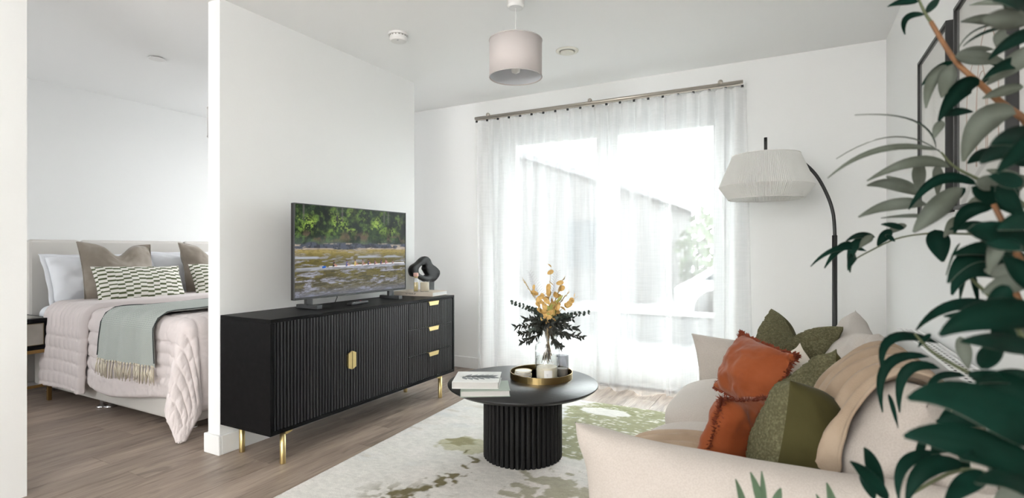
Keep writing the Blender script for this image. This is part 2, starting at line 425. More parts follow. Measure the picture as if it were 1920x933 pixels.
# french window
win = struct('window_1', G().box(WX0, WX0+.07, YW+.07, YW+.14, 0, WZ1).box(WX1-.07, WX1, YW+.07, YW+.14, 0, WZ1).box(WX0+.07, WX1-.07, YW+.07, YW+.14, WZ1-.07, WZ1).box(WX0+.07, WX1-.07, YW+.07, YW+.14, 0, .05).g, UPVC, bevel=.004)
mid = -1.35
for (a, b_) in ((WX0+.07, mid), (mid, WX1-.07)):
    sl, sr = (.165, .09) if a < -2 else (.09, .08)
    # glazed leaf: stiles and rails
    la, lb = a+.002, b_-.002
    s = mk('door_leaf', G().box(la, la+sl, YW+.06, YW+.12, .05, WZ1-.07).box(lb-sr, lb, YW+.06, YW+.12, .05, WZ1-.07).box(la+sl, lb-sr, YW+.06, YW+.12, 2.01, WZ1-.07).box(la+sl, lb-sr, YW+.06, YW+.12, .05, .20).g, UPVC, win, bevel=.005)
    mk('pane', B(la+sl, lb-sr, YW+.085, YW+.095, .20, 2.01), GLASS, s)
mk('handle', G().box(mid+.025, mid+.05, YW+.035, YW+.06, .95, 1.17).box(mid+.03, mid+.045, YW+.01, YW+.035, 1.0, 1.02).box(mid+.03, mid+.045, YW+.0, YW+.014, 1.0, 1.14).g, STEEL, win, bevel=.003)

# ------------------------------------------------------------------ outside
PAVE = M('pale_paving', (.13, .13, .132), .8, bump=(20, .1, 4, I3))
struct('ground', B(-22, 14, 4.5, 32, -.45, -.2), PAVE)
BRICK = M('pale_brick', (.085, .083, .083), .8, bump=(30, .1, 3, (.3, .3, 4)), var=(20, (.07, .068, .068), (.3, .3, 3), .4, .6))
ROOF = M('grey_slate', (.085, .085, .09), .7)
hs = root('house', 'pale brick house with grey gabled roof seen hazily through the sheer curtain', 'house', (-8, 14, -.2))
mk('house_wall', G().prism([(-16, -.2), (-3.0, -.2), (-3.0, 2.3), (-9.5, 4.6), (-16, 2.3)], 'y', 12.5, 18).g, BRICK, hs)
for sgn in (-1, 1):
    xe, zr = (-9.5+6.8*sgn), 2.3-.106
    mk('roof_slope', G().prism([(-9.5, 4.62), (xe, zr), (xe, zr+.14), (-9.5, 4.8)] if sgn > 0 else [(-9.5, 4.8), (xe, zr+.14), (xe, zr), (-9.5, 4.62)], 'y', 12.3, 18.2).g, ROOF, hs)
for (xw, zw) in ((-7.2, .6), (-4.6, .6)):
    f_ = mk('window', G().box(xw-.5, xw+.5, 12.46, 12.5, zw, zw+1.2).g, M('dark_window', (.05, .055, .06), .6, spec=.2), hs)
ch = root('terrace_wall', 'low white terrace wall beyond the window', 'wall', (-1.5, 7.4, -.2))
mk('wall_body', B(-5, 3, 7.4, 7.55, -.2, .18), PAVE, ch); mk('coping', B(-5.03, 3.03, 7.37, 7.58, .18, .23), M('coping_stone', (.32, .32, .32), .7), ch)
LEAFBG = M('pale_foliage', (.10, .13, .08), .8)
def bush(x, y, z, r, seed, label):
    rr = random.Random(seed); r0 = root('tree', label, 'tree', (x, y, -.2), group=None)
    mk('trunk', G().tube([(x, y, -.2), (x+.05, y, z*.5), (x, y, z)], [.12, .09, .05]).g, M('bark', (.12, .09, .07), .9), r0)
    g = G()
    for i in range(420):
        d = Vector((rr.gauss(0, 1), rr.gauss(0, 1), rr.gauss(0, 1))).normalized()*(r*(.55+.5*rr.random())); p = Vector((x, y, z)) + d
        a = Vector((rr.gauss(0, 1), rr.gauss(0, 1), rr.gauss(0, 1))).normalized()*.16; b2 = a.orthogonal().normalized()*.10
        g.add([p-a, p+b2, p+a, p-b2], [(0, 1, 2, 3)])
    c = mk('foliage', g.g, LEAFBG, r0, kind='stuff')
bush(-1.6, 15, 1.0, 1.25, 1, 'leafy tree beside the house, left of the parked car')
bush(.4, 19, 1.0, 1.4, 2, 'leafy tree behind the parked car, rightmost in the window')
# parked car
car = root('car', 'pale grey car parked beyond the window', 'car', (-1.1, 9.4, -.2))
CARP = M('car_paint', (.36, .37, .38), .25)
mk('car_body', G().prism([(-1.75, .0), (2.0, .0), (2.05, .35), (1.2, .52), (.6, .98), (-.9, 1.0), (-1.55, .58), (-1.8, .45)], 'y', 9.0, 10.6).g, CARP, car, local=False, bevel=.06)
mk('side_window', G().prism([(-1.3, .60), (.85, .60), (.5, .92), (-.85, .93)], 'y', 8.985, 9.01).g, M('car_glass', (.04, .05, .06), .1), car)
for xx in (-1.15, 1.25): mk('wheel', G().lathe([(.05, 8.96), (.28, 8.97), (.31, 9.0), (.31, 9.16)], (xx, 0, .11), 20, axis='y').g, PLASTIC, car, smooth=True)

# ------------------------------------------------------------------ curtain rail and sheers
RY = 3.965; RZ = 2.243
rl = root('curtain_rail', 'brushed nickel curtain rail on three round brackets above the sheers', 'curtain rail', (-1.41, RY, RZ))
mk('pole', G().tube([(-2.50, RY, RZ), (-.32, RY, RZ)], .0135, 14).g, STEEL, rl, smooth=True)
mk('glider_track', B(-2.49, -.33, RY-.004, RY+.004, RZ-.021, RZ-.0125), STEEL, rl)
for xx in (-2.366, -1.43, -.466):
    b_ = mk('bracket', G().tube([(xx, RY-.002, RZ+.014), (xx, YW-.001, RZ+.014)], .008, 10).g, STEEL, rl, smooth=True)
    mk('bracket_disc', G().lathe([(.0, RY-.016), (.015, RY-.014), (.017, RY-.008), (.015, RY+.006)], (xx, 0, RZ+.018), 18, axis='y').g, STEEL, b_, smooth=True)
NG = 21
for i in range(NG):
    xx = -2.485 + i*(2.16/(NG-1))
    mk('glider', G().box(xx-.008, xx+.008, RY-.006, RY+.006, RZ-.036, RZ-.0205).g, PLASTIC, rl)
SHEER = sheer_mat('sheer_voile', (.965, .97, .975), .53)
def curtain(x0, x1, label, seed, ret=False):
    n = int((x1-x0)*230); nz = 40
    xs = np.linspace(x0, x1, n); zs = np.linspace(.008, RZ-.030, nz); X, Z = np.meshgrid(xs, zs, indexing='ij')
    t = Z/RZ
    top = .030*np.sin(2*PI*(X-x0)/.108+.5) ; top = top + .008*np.sin(4*PI*(X-x0)/.108)
    ph = 2*PI*(X-x0)/.20 + 1.6*np.sin(X*5.1+seed) + .8*np.sin(X*11+seed)
    bot = .052*np.sin(ph) + .016*np.sin(ph*2+1)
    k = sstep(.25, 1.0, t)
    Y = RY + top*(.35+.65*k)*(.5+.5*k) + bot*(1-k*.92) + .006*np.sin(X*40+Z*1.5)
    Y = np.minimum(Y, YW-.03)
    Xd = X + .012*np.cos(ph)*(1-k)
    if ret: # last bit turns back to the wall and hangs freely
        r = sstep(x1-.09, x1, X); Y = Y*(1-r) + (YW-.03)*r; Xd = Xd - .02*r + .03*r*(1-t)
    if ret: Y = Y - .035*(1-sstep(x0, x0+.15, X)) 
    o = mk('sheer_curtain', G().grid(np.stack([Xd, Y, Z], -1)).g, SHEER, smooth=True, org=((x0+x1)/2, RY, 0))
    tag(o, label, 'curtain')
curtain(-2.505, -.800, 'wide white sheer curtain hanging in folds over the left of the french window', 1)
curtain(-.850, -.285, 'narrow white sheer curtain panel at the right end of the rail by the floor lamp', 4, True)

# ------------------------------------------------------------------ rug
RC = [(-1.945, .7), (.15, .7), (.15, 3.555), (-2.13, 3.565)]
nu, nv = 330, 420
a = np.linspace(0, 1, nu)[:, None]; b_ = np.linspace(0, 1, nv)[None, :]
RX = ((1-a)*RC[0][0]+a*RC[1][0])*(1-b_) + ((1-a)*RC[3][0]+a*RC[2][0])*b_
RYY = ((1-a)*RC[0][1]+a*RC[1][1])*(1-b_) + ((1-a)*RC[3][1]+a*RC[2][1])*b_
def rugcol(x, y):
    n1 = fbm(x*2.2, y*2.2, 3, 5); n2 = fbm(x*6, y*14, 8, 4); n3 = fbm(x*40, y*90, 9, 3); n4 = fbm(x*5+9, y*5, 12, 5)
    c = np.stack([np.full_like(x, v) for v in S(222, 219, 213)], -1)
    def mix(c, col, k): return c*(1-k[..., None]) + np.array(S(*col))*k[..., None]
    c = mix(c, (212, 212, 210), sstep(.45, .62, n1)); c = mix(c, (229, 224, 219), sstep(.5, .7, n4)*.8)
    c = mix(c, (196, 187, 172), sstep(.60, .72, n2)*sstep(.40, .6, n1)*.55)
    def patch(cx, cy, rx, ry, amp=1.0, ang=0.):
        dx, dy = x-cx, y-cy; ca, sa = math.cos(ang), math.sin(ang)
        u, v = dx*ca+dy*sa, -dx*sa+dy*ca
        return amp*(1-np.sqrt((u/rx)**2+(v/ry)**2))
    green = np.maximum.reduce([patch(-1.0, 3.25, .40, .40), patch(-.95, 3.54, .42, .13), patch(-1.10, 2.78, .20, .26), patch(-1.05, 3.0, .3, .25)*.8])
    hole = patch(-1.1, 3.37, .20, .10)
    gm = sstep(.0, .16, green + (fbm(x*9, y*16, 21, 5)-.5)*1.1 - sstep(0, .5, hole)*1.4)
    c = mix(c, (152, 151, 116), gm*.95); c = mix(c, (136, 137, 98), gm*sstep(.55, .72, n2)*.8); c = mix(c, (222, 219, 206), gm*sstep(.62, .74, fbm(x*30, y*60, 77, 3)))
    yg = sstep(.0, .14, np.maximum(patch(-1.60, 2.44, .17, .12), patch(-1.48, 2.62, .12, .06)) + (fbm(x*12, y*12, 31, 4)-.5)*1.0)
    c = mix(c, (182, 178, 145), yg*.85); c = mix(c, (136, 130, 88), yg*sstep(.55, .66, n2)*.8)
    # vein running to the near edge
    pts = [(-1.54, 2.40), (-1.50, 2.33), (-1.43, 2.16), (-1.45, 1.98), (-1.50, 1.81), (-1.40, 1.6), (-1.5, 1.35)]
    dmin = np.full_like(x, 9.)
    jx = x + (fbm(x*14, y*14, 41, 4)-.5)*.16; jy = y + (fbm(x*14+50, y*14, 43, 4)-.5)*.10
    wid = np.zeros_like(x)
    for k, (p, q) in enumerate(zip(pts[:-1], pts[1:])):
        dx, dy = q[0]-p[0], q[1]-p[1]; t = np.clip(((jx-p[0])*dx+(jy-p[1])*dy)/(dx*dx+dy*dy), 0, 1)
        d = np.hypot(jx-p[0]-t*dx, jy-p[1]-t*dy); ww = .008+.010*(k+t)
        sel = d < dmin; dmin = np.where(sel, d, dmin); wid = np.where(sel, ww, wid)
    vein = (1-sstep(wid*.5, wid*1.5, dmin))
    wide = np.exp(-(dmin/(wid*4))**2)*sstep(.50, .62, fbm(x*26, y*26, 51, 3))*sstep(2.1, 1.7, y)
    c = mix(c, (104, 94, 52), np.clip(vein*sstep(.36, .5, fbm(x*30, y*30, 55, 2)) + wide*.9, 0, 1)*.95)
    sp = patch(-.93, 2.12, .32, .30) + (fbm(x*22, y*22, 61, 4)-.5)*2.4
    c = mix(c, (140, 135, 100), sstep(.35, .65, sp)*.7)
    c = c*(1 + (n3-.5)[..., None]*.28)
    return c
P = np.stack([RX, RYY, np.full_like(RX, .010) + .0015*fbm(RX*60, RYY*60, 5, 2)], -1)
g = G(); g.grid(P)
top_n = nu*nv
bd = [(i, 0) for i in range(nu)] + [(nu-1, j) for j in range(1, nv)] + [(i, nv-1) for i in range(nu-2, -1, -1)] + [(0, j) for j in range(nv-2, 0, -1)]
low = [(P[i, j, 0], P[i, j, 1], .0005) for i, j in bd]
base = len(g.v); g.v.extend([tuple(map(float, p)) for p in low]); m_ = len(bd)
for k in range(m_):
    k2 = (k+1) % m_; g.f.append([bd[k][0]*nv+bd[k][1], base+k, base+k2, bd[k2][0]*nv+bd[k2][1]]); g.m.append(0)
rug = mk('rug', g.g, attr_mat('rug_pile', rough=.95, fine=(350, .25), bump=(500, .25, 2, I3)), smooth=True)
cc = rugcol(RX, RYY).reshape(-1, 3); paint(rug, np.concatenate([cc, np.tile(np.array(S(200, 194, 184)), (m_, 1))]))
tag(rug, 'cream and grey area rug with mossy green blotches under the coffee table', 'rug')
# ------------------------------------------------------------------ sideboard
SX0, SX1, SY0, SY1, SZ0, SZ1 = -2.668, -2.272, 1.722, 3.308, .166, .742
sb = root('sideboard', 'black fluted sideboard with brass handles and legs against the partition wall', 'sideboard', (-2.47, 2.515, 0))
TB = .018
g = G(); g.box(SX0, SX1, SY0, SY1, SZ1-TB, SZ1); g.box(SX0, SX1, SY0, SY1, SZ0, SZ0+TB); g.box(SX0, SX1, SY0, SY0+TB, SZ0+TB, SZ1-TB); g.box(SX0, SX1, SY1-TB, SY1, SZ0+TB, SZ1-TB); g.box(SX0, SX0+.01, SY0+TB, SY1-TB, SZ0+TB, SZ1-TB); g.box(SX0+.01, SX1-.05, 2.772, 2.79, SZ0+TB, SZ1-TB)
mk('carcass', g.g, BLACK, sb, bevel=.0012)
FL = M('black_fluted_front', (.006, .0065, .008), .36, spec=.45)
def fluted(name, y0, y1, z0, z1):
    p = mk(name, B(SX1-.034, SX1-.020, y0, y1, z0, z1), FL, sb)
    n = max(1, round((y1-y0)/.0205)); pw = (y1-y0)/n; g = G()
    for i in range(n):
        a = y0+i*pw
        g.prism([(SX1-.0205, a+.0012), (SX1-.008, a+.0030), (SX1-.004, a+.0055), (SX1-.004, a+pw-.0055), (SX1-.008, a+pw-.0030), (SX1-.0205, a+pw-.0012)], 'z', z0, z1)
    mk('flutes', g.g, FL, p, kind='stuff'); return p
zb, zt = SZ0+TB+.002, SZ1-TB-.002
ym = 2.256
d1 = fluted('door', SY0+TB+.002, ym-.0015, zb, zt); d2 = fluted('door', ym+.0015, 2.779, zb, zt)
hz0, hz1 = .394, .500
for d, a, b_ in ((d1, ym-.024, ym-.0025), (d2, ym+.0025, ym+.030)):
    ch = .012; s = 1 if d is d2 else -1
    e0, e1 = (ym+.0025*s, ym+.030*s)
    poly = [(e0, hz0), (e1, hz0+ch), (e1, hz1-ch), (e0, hz1)]
    if s < 0: poly = poly[::-1]
    mk('handle', G().prism(poly, 'x', SX1+.002, SX1+.012).box(SX1-.006, SX1+.003, min(e0, e1)+.004, max(e0, e1)-.006, hz0+.02, hz1-.02).g, BRASS, d, bevel=.001)
zs_ = [zb, zb+(zt-zb)/3, zb+2*(zt-zb)/3, zt]
for i in range(3):
    dr = fluted('drawer', 2.783, SY1-TB-.002, zs_[i]+.0012, zs_[i+1]-.0012)
    zz = zs_[i+1]-.002
    mk('handle', G().prism([(2.985, zz), (3.105, zz), (3.093, zz-.028), (2.997, zz-.028)], 'x', SX1+.004, SX1+.008).prism([(2.985, zz), (3.105, zz), (3.105, zz-.003), (2.985, zz-.003)], 'x', SX1-.012, SX1+.008).g, BRASS, dr, bevel=.0008)
for (lx, ly) in ((-2.300, 1.815), (-2.624, 1.815), (-2.300, 3.165), (-2.624, 3.165)):
    L_ = mk('leg', G().lathe([(.0135, 0), (.0145, .004), (.0145, SZ0-.0002)], (lx, ly, 0), 20).g, BRASS, sb, smooth=True)
    s = 1 if ly > 2.5 else -1
    mk('bracket', G().prism([(ly-.0145*0, SZ0-.0005), (ly-.05*s, SZ0-.0005), (ly-.05*s, SZ0-.012), (ly-.012*s, SZ0-.020)], 'x', lx-.012, lx+.012).g, BRASS, L_)
# ------------------------------------------------------------------ television
TX = -2.515
tv = root('television', 'flat television showing rowers on a river, standing on the black sideboard', 'television', (TX, 2.54, SZ1))
TY0, TY1, TZ0, TZ1 = 2.052, 3.025, .797, 1.353
mk('housing', G().box(TX-.018, TX+.006, TY0, TY1, TZ0, TZ1).box(TX-.05, TX-.018, TY0+.1, TY1-.1, TZ0+.03, TZ0+.32).g, PLASTIC, tv, bevel=.003)
mk('bezel', G().box(TX+.006, TX+.011, TY0, TY1, TZ0, TZ0+.012).box(TX+.006, TX+.011, TY0, TY1, TZ1-.004, TZ1).box(TX+.006, TX+.011, TY0, TY0+.004, TZ0+.012, TZ1-.004).box(TX+.006, TX+.011, TY1-.004, TY1, TZ0+.012, TZ1-.004).g, GREYPL, tv)
for yy in (2.165, 2.875):
    mk('foot', G().prism([(TX-.09, SZ1), (TX+.09, SZ1), (TX+.088, SZ1+.022), (TX-.088, SZ1+.022)], 'y', yy-.018, yy+.018).prism([(TX-.016, SZ1+.02), (TX+.006, SZ1+.02), (TX+.006, TZ0+.004), (TX-.016, TZ0+.004)], 'y', yy-.022, yy+.022).g, GREYPL, tv, bevel=.002)
mk('power_cable', G().tube([(TX-.03, 2.40, TZ0+.04), (TX-.02, 2.40, TZ0-.01), (TX-.03, 2.39, SZ1+.012), (TX-.05, 2.37, SZ1+.005), (TX-.10, 2.36, SZ1+.004)], .0025, 6).g, PLASTIC, tv, smooth=True)
nx, nz_ = 420, 236
u = np.linspace(0, 1, nx)[:, None]*np.ones((1, nz_)); v = np.linspace(0, 1, nz_)[None, :]*np.ones((nx, 1)); t = 1-v  # t: 0 top
def C(r, g_, b__): return np.array(S(r, g_, b__))
def lerp(c, col, k): return c*(1-k[..., None]) + np.asarray(col)*k[..., None]
img = np.zeros((nx, nz_, 3))
asp = 1.75
n1 = fbm(u*asp*9, t*9, 101, 5); n2 = fbm(u*asp*26, t*26, 102, 4); n3 = fbm(u*asp*60, t*60, 103, 3); nb = fbm(u*asp*4, t*3.2, 104, 4)
img[:] = C(22, 34, 18)
img = lerp(img, C(44, 64, 34), sstep(.40, .62, n1)); img = lerp(img, C(74, 98, 44), sstep(.50, .68, n2)*sstep(.38, .6, nb)); img = lerp(img, C(14, 22, 14), sstep(.50, .62, n3)*.55)
hl = np.exp(-((t-.20)/.09)**2)*sstep(.42, .62, fbm(u*asp*5, t*7, 105, 3)) + .5*np.exp(-((t-.06)/.08)**2)*sstep(.45, .6, fbm(u*asp*6+3, t*5, 106, 3))
img = lerp(img, C(112, 142, 52), np.clip(hl, 0, 1)*sstep(.40, .64, n2)*.8); img = lerp(img, C(160, 186, 84), np.clip(hl*1.1-.2, 0, 1)*sstep(.55, .68, n3)*.8)
img = lerp(img, C(86, 100, 88), sstep(.30, .42, t)*(1-sstep(.44, .5, t))*sstep(.35, .6, nb)*.55)
img = lerp(img, C(110, 92, 72), np.exp(-((t-.34)/.05)**2)*sstep(.52, .66, fbm(u*asp*7+7, t*10, 107, 4))*.6)
img = lerp(img, C(12, 18, 12), sstep(.56, .70, fbm(u*asp*7+4, t*4, 108, 4))*(1-sstep(.2, .4, t))*.8)
# trunks
tr = sstep(.80, .9, vn(u*asp*26, t*1.2, 111))*(1-sstep(.12, .2, t)); img = lerp(img, C(96, 92, 88), tr*.5)
# muddy bank
bank = sstep(.400, .425, t + (n1-.5)*.05)
img = lerp(img, C(74, 78, 88), bank); img = lerp(img, C(52, 55, 62), bank*sstep(.5, .65, n2))
lit = sstep(.60, .70, fbm(u*asp*8, t*34, 112, 4))*bank; img = lerp(img, C(178, 164, 146), lit*.8)
edge = np.exp(-((t-.478)/.007)**2)*sstep(.40, .55, fbm(u*9, t*4, 113, 3)); img = lerp(img, C(196, 176, 152), np.clip(edge, 0, 1)*.8)
# water
wt = sstep(.482, .488, t + (vn(u*14, t*0, 120)-.5)*.006)
wc = np.zeros_like(img); wc[:] = C(126, 112, 58)
wc = lerp(wc, C(92, 86, 38), sstep(.5, .62, t)*.8); wc = lerp(wc, C(150, 134, 80), np.exp(-((t-.50)/.03)**2))
f1 = fbm(u*asp*4.2, t*24, 121, 4); f2 = fbm(u*asp*9+t*4, t*52, 122, 4); f3 = fbm(u*asp*26, t*120, 123, 3)
gl = sstep(.50, .60, f1*.55+f2*.45); lower = sstep(.50, .78, t)
wc = lerp(wc, C(138, 138, 150), gl*(.20+.55*lower)); wc = lerp(wc, C(176, 178, 194), sstep(.60, .72, f2)*gl*(.25+.35*lower)); wc = lerp(wc, C(108, 108, 116), sstep(.7, 1.0, t)*.45)
wc = lerp(wc, C(74, 66, 34), sstep(.56, .66, f3)*(.35+.35*lower)); wc = lerp(wc, C(52, 50, 40), sstep(.55, .68, 1-f2)*lower*.6)
wc = lerp(wc, C(176, 182, 196), np.exp(-((t-.575)/.012)**2)*sstep(.46, .6, fbm(u*7, t*9, 124, 3))*.8)
wc = lerp(wc, C(104, 108, 124), np.exp(-((t-.99)/.05)**2)*.5)
img = lerp(img, wc, wt)
# wake and boat: hull line rises slightly to the right
hb = .690 - .030*u
wake = np.exp(-((t-hb-.022)/.012)**2)*(.55+.45*sstep(.4, .6, f2)); img = lerp(img, C(170, 174, 190), np.clip(wake, 0, 1)*.8)
wl = np.exp(-((t-hb-.004)/.009)**2)*sstep(.0, .02, u)*(u < .24); img = lerp(img, C(176, 180, 194), wl*.7)
hull = (np.abs(t-hb) < .0055+.003*(u > .3))*(u > .26)*(u < .99); img = lerp(img, C(214, 212, 216), hull.astype(float)*.92)
hl2 = (np.abs(t-hb-.012) < .004)*(u > .28)*(u < .95); img = lerp(img, C(120, 112, 120), hl2.astype(float)*.6)
rows = [(.300, 25, 24, 34, 1.0), (.412, 74, 78, 128, 1.0), (.487, 196, 170, 90, 1.0), (.558, 150, 120, 110, .95), (.612, 40, 48, 90, .95), (.676, 96, 70, 90, .9), (.738, 44, 40, 84, .9), (.787, 150, 100, 110, .9), (.858, 92, 82, 88, .6)]
for (ru, r_, g_, b__, sc) in rows:
    hb0 = .690-.030*ru; du = (u-ru)*asp; dt = t-hb0
    leg = ((du > .004) & (du < .05*sc) & (dt > -.018*sc) & (dt < -.004)); img = lerp(img, C(188, 128, 110), leg.astype(float)*.85)
    body = (np.abs(du+.2*(dt+.02)) < .013*sc) & (dt > -.048*sc) & (dt < .004); img = lerp(img, C(r_, g_, b__), body.astype(float)*.95)
    arm = (np.abs(dt+.028*sc) < .004) & (du > 0) & (du < .03*sc); img = lerp(img, C(190, 140, 120), arm.astype(float)*.9)
    head = (du/.009)**2 + ((dt+.060*sc)/.012)**2 < sc; img = lerp(img, C(128, 84, 72), head.astype(float)*.95)
    hair = ((du/.0095)**2 + ((dt+.066*sc)/.008)**2 < sc); img = lerp(img, C(60, 44, 36), hair.astype(float)*.8)
blade = (np.abs(u-.222) < .016) & (np.abs(t-.683+.1*(u-.222)) < .011); img = lerp(img, C(24, 84, 168), blade.astype(float))
oar = (np.abs(t-(.683+.05*(u-.222))) < .0022) & (u > .235) & (u < .30); img = lerp(img, C(200, 200, 206), oar.astype(float)*.8)
YS = TY0+.005+u*(TY1-TY0-.010); ZS = TZ0+.013+v*(TZ1-TZ0-.018)
scr = mk('screen', G().grid(np.stack([np.full_like(YS, TX+.0075), YS, ZS], -1)).g, attr_mat('screen_picture', rough=.25, emit=1.0), tv)
paint(scr, img.reshape(-1, 3))
scr.data.materials[0].node_tree.nodes['Principled BSDF'].inputs['Specular IOR Level'].default_value = .08
# remote control
rc = root('remote_control', 'black remote control lying on the sideboard below the television', 'remote control', (-2.43, 2.47, SZ1), (0, 0, math.radians(8)))
mk('casing', G().box(-.021, .021, -.085, .085, 0, .018).g, PLASTIC, rc, local=True, bevel=.005)
for i in range(6):
    for j in range(3): mk('button', G().box(-.014+j*.011, -.008+j*.011, -.06+i*.02, -.05+i*.02, .0178, .0198).g, GREYPL if (i, j) != (5, 0) else M('red_button', (.5, .03, .03), .5), rc, local=True)
# decorative book on sideboard
def book(name, label, w, d, h, loc, rz, cover, pages, group=None, spine_side='-x', ct=.003):
    """w along x, d along y; spine on -x side"""
    r = root(name, label, 'book', loc, (0, 0, rz), group)
    mk('cover', G().box(-w/2, w/2, -d/2, d/2, 0, ct).box(-w/2, w/2, -d/2, d/2, h-ct, h).box(-w/2, -w/2+ct, -d/2, d/2, ct, h-ct).g, cover, r, local=True, bevel=.0008)
    mk('pages', G().box(-w/2+ct, w/2-.004, -d/2+.004, d/2-.004, ct, h-ct).g, pages, r, local=True)
    return r
PAGES = M('book_pages', (.72, .70, .67), .8, bump=(20, .5, 2, (1, 1, 60)))
bk = book('hardback_book', 'beige hardback book lying flat on the sideboard under the candle and bottle', .22, .335, .030, (-2.515, 3.215, SZ1), math.radians(96), M('beige_cover', (.66, .58, .49), .7), M('white_pages', (.78, .78, .76), .8, bump=(20, .5, 2, (1, 1, 60))))
def text_obj(s, size, mat, parent, loc, rot, name='lettering', ext=.0004):
    cu = bpy.data.curves.new(name, 'FONT'); cu.body = s; cu.size = size; cu.extrude = ext; cu.align_x = 'CENTER'; cu.align_y = 'CENTER'
    tmp = bpy.data.objects.new(name, cu); COL.objects.link(tmp)
    bpy.context.view_layer.update(); me = bpy.data.meshes.new_from_object(tmp.evaluated_get(bpy.context.evaluated_depsgraph_get()))
    bpy.data.objects.remove(tmp); o = bpy.data.objects.new(name, me); COL.objects.link(o); me.materials.clear(); me.materials.append(mat)
    o.parent = parent; o.location = loc; o.rotation_euler = rot; ORG[o] = Vector((0, 0, 0)); return o
INK = M('dark_ink', (.03, .03, .03), .7)
BKX = (-.1105, .0, .015)
text_obj('SO-HEAR-EP', .016, INK, bk, (-.1106, .02, .015), (PI/2, 0, -PI/2))
# perfume bottle, candle, sculpture on the book
BZ = SZ1+.030
pb = root('scent_bottle', 'slim glass scent bottle with pink cap on the beige book', 'bottle', (-2.475, 3.105, BZ))
mk('glass_body', G().lathe([(.0165, .0), (.0175, .004), (.0175, .098), (.014, .104), (.010, .106)], (-2.475, 3.105, BZ), 24).g, CGLASS, pb, smooth=True)
mk('liquid', G().cyl((-2.475, 3.105, BZ), .0145, .006, .072).g, M('amber_scent', (.78, .62, .30), .2), pb, smooth=True)
mk('collar', G().cyl((-2.475, 3.105, BZ), .0125, .1055, .116).g, BRASS, pb, smooth=True)
mk('cap', G().lathe([(.0180, .116), (.0185, .119), (.0185, .139), (.017, .142), (0, .142)], (-2.475, 3.105, BZ), 24).g, M('pink_cap', (.72, .45, .38), .5), pb, smooth=True)
cd = root('candle', 'cream candle in a small glass cup on the beige book before the black sculpture', 'candle', (-2.44, 3.165, BZ))
mk('glass_cup', G().lathe([(.031, 0), (.034, .004), (.034, .078)], (-2.44, 3.165, BZ), 32, cap_top=False).g, CGLASS, cd, smooth=True)
mk('wax', G().cyl((-2.44, 3.165, BZ), .0325, .005, .070, 32).g, M('cream_wax', (.80, .71, .56), .5), cd, smooth=True)
mk('wick', G().tube([(-2.44, 3.165, BZ+.069), (-2.44, 3.166, BZ+.078)], .0012, 6).g, INK, cd)
# sculpture
sc = root('sculpture', 'black organic sculpture with a hole on a plinth at the right end of the sideboard', 'sculpture', (-2.56, 3.27, SZ1))
SCX = -2.575
def px2(px, py): # silhouette points taken on the sculpture's own plane
    t = (px-960)/990; Yv = (t*-.4733*SCX-.8809*SCX)/(.4733-t*.8809); d = -.4733*SCX+.8809*Yv
    return (Yv, CAMH-d*(py-466)/990)
def smooth_loop(pts, n):
    pts = np.array(pts); k = len(pts); out = []
    for i in range(n):
        s = i*k/n; j = int(s); f = s-j; p0, p1, p2, p3 = pts[(j-1) % k], pts[j % k], pts[(j+1) % k], pts[(j+2) % k]
        out.append(.5*((2*p1)+(-p0+p2)*f+(2*p0-5*p1+4*p2-p3)*f*f+(-p0+3*p1-3*p2+p3)*f**3))
    return np.array(out)
outer = smooth_loop([px2(*q) for q in [(797, 479.5), (804, 485), (808, 494), (816, 500), (823, 509), (819, 520), (810, 528), (800, 529), (790, 524), (781, 519), (772, 517), (768, 508), (771, 498), (781, 491), (789, 483)]], 72)
inner = smooth_loop([px2(*q) for q in [(791, 495.5), (795, 499), (793, 504), (796, 509), (799, 513), (794, 516), (785, 513), (782, 507), (784, 500)]], 72)
# align loops by angle and loft a rounded ring between them
def byang(L_, c, n=72):
    a = np.arctan2(L_[:, 1]-c[1], L_[:, 0]-c[0]); o_ = np.argsort(a); a = a[o_]; L2 = L_[o_]; q = -PI+2*PI*(np.arange(n)+.5)/n
    return np.stack([np.interp(q, a, L2[:, 0], period=2*PI), np.interp(q, a, L2[:, 1], period=2*PI)], -1)
cen = inner.mean(0); A_ = byang(outer, cen); I_ = byang(inner, cen)
rings = []
K = 14
for k in range(K):
    th = 2*PI*k/K; w_ = .5+.5*math.cos(th); tk = .030*math.sin(th)
    w_ = .5 + .5*np.sign(math.cos(th))*abs(math.cos(th))**.55; tk = .027*np.sign(math.sin(th))*abs(math.sin(th))**.5
    ring = I_*(1-w_)+A_*w_
    rings.append(np.stack([np.full(72, SCX)+tk, ring[:, 0], ring[:, 1]], -1))
Pm = np.stack(rings + [rings[0]], 1)
mk('form', G().grid(Pm, wrap_u=True).g, M('matt_black_ceramic', (.007, .007, .0075), .45, spec=.25), sc, smooth=True)
pY, pZ = px2(806, 528)
mk('plinth', G().box(SCX-.022, SCX+.022, pY-.032, pY+.032, SZ1, pZ+.016).g, M('black_plinth', (.012, .012, .012), .5), sc, bevel=.003)
bk.location.z = SZ1

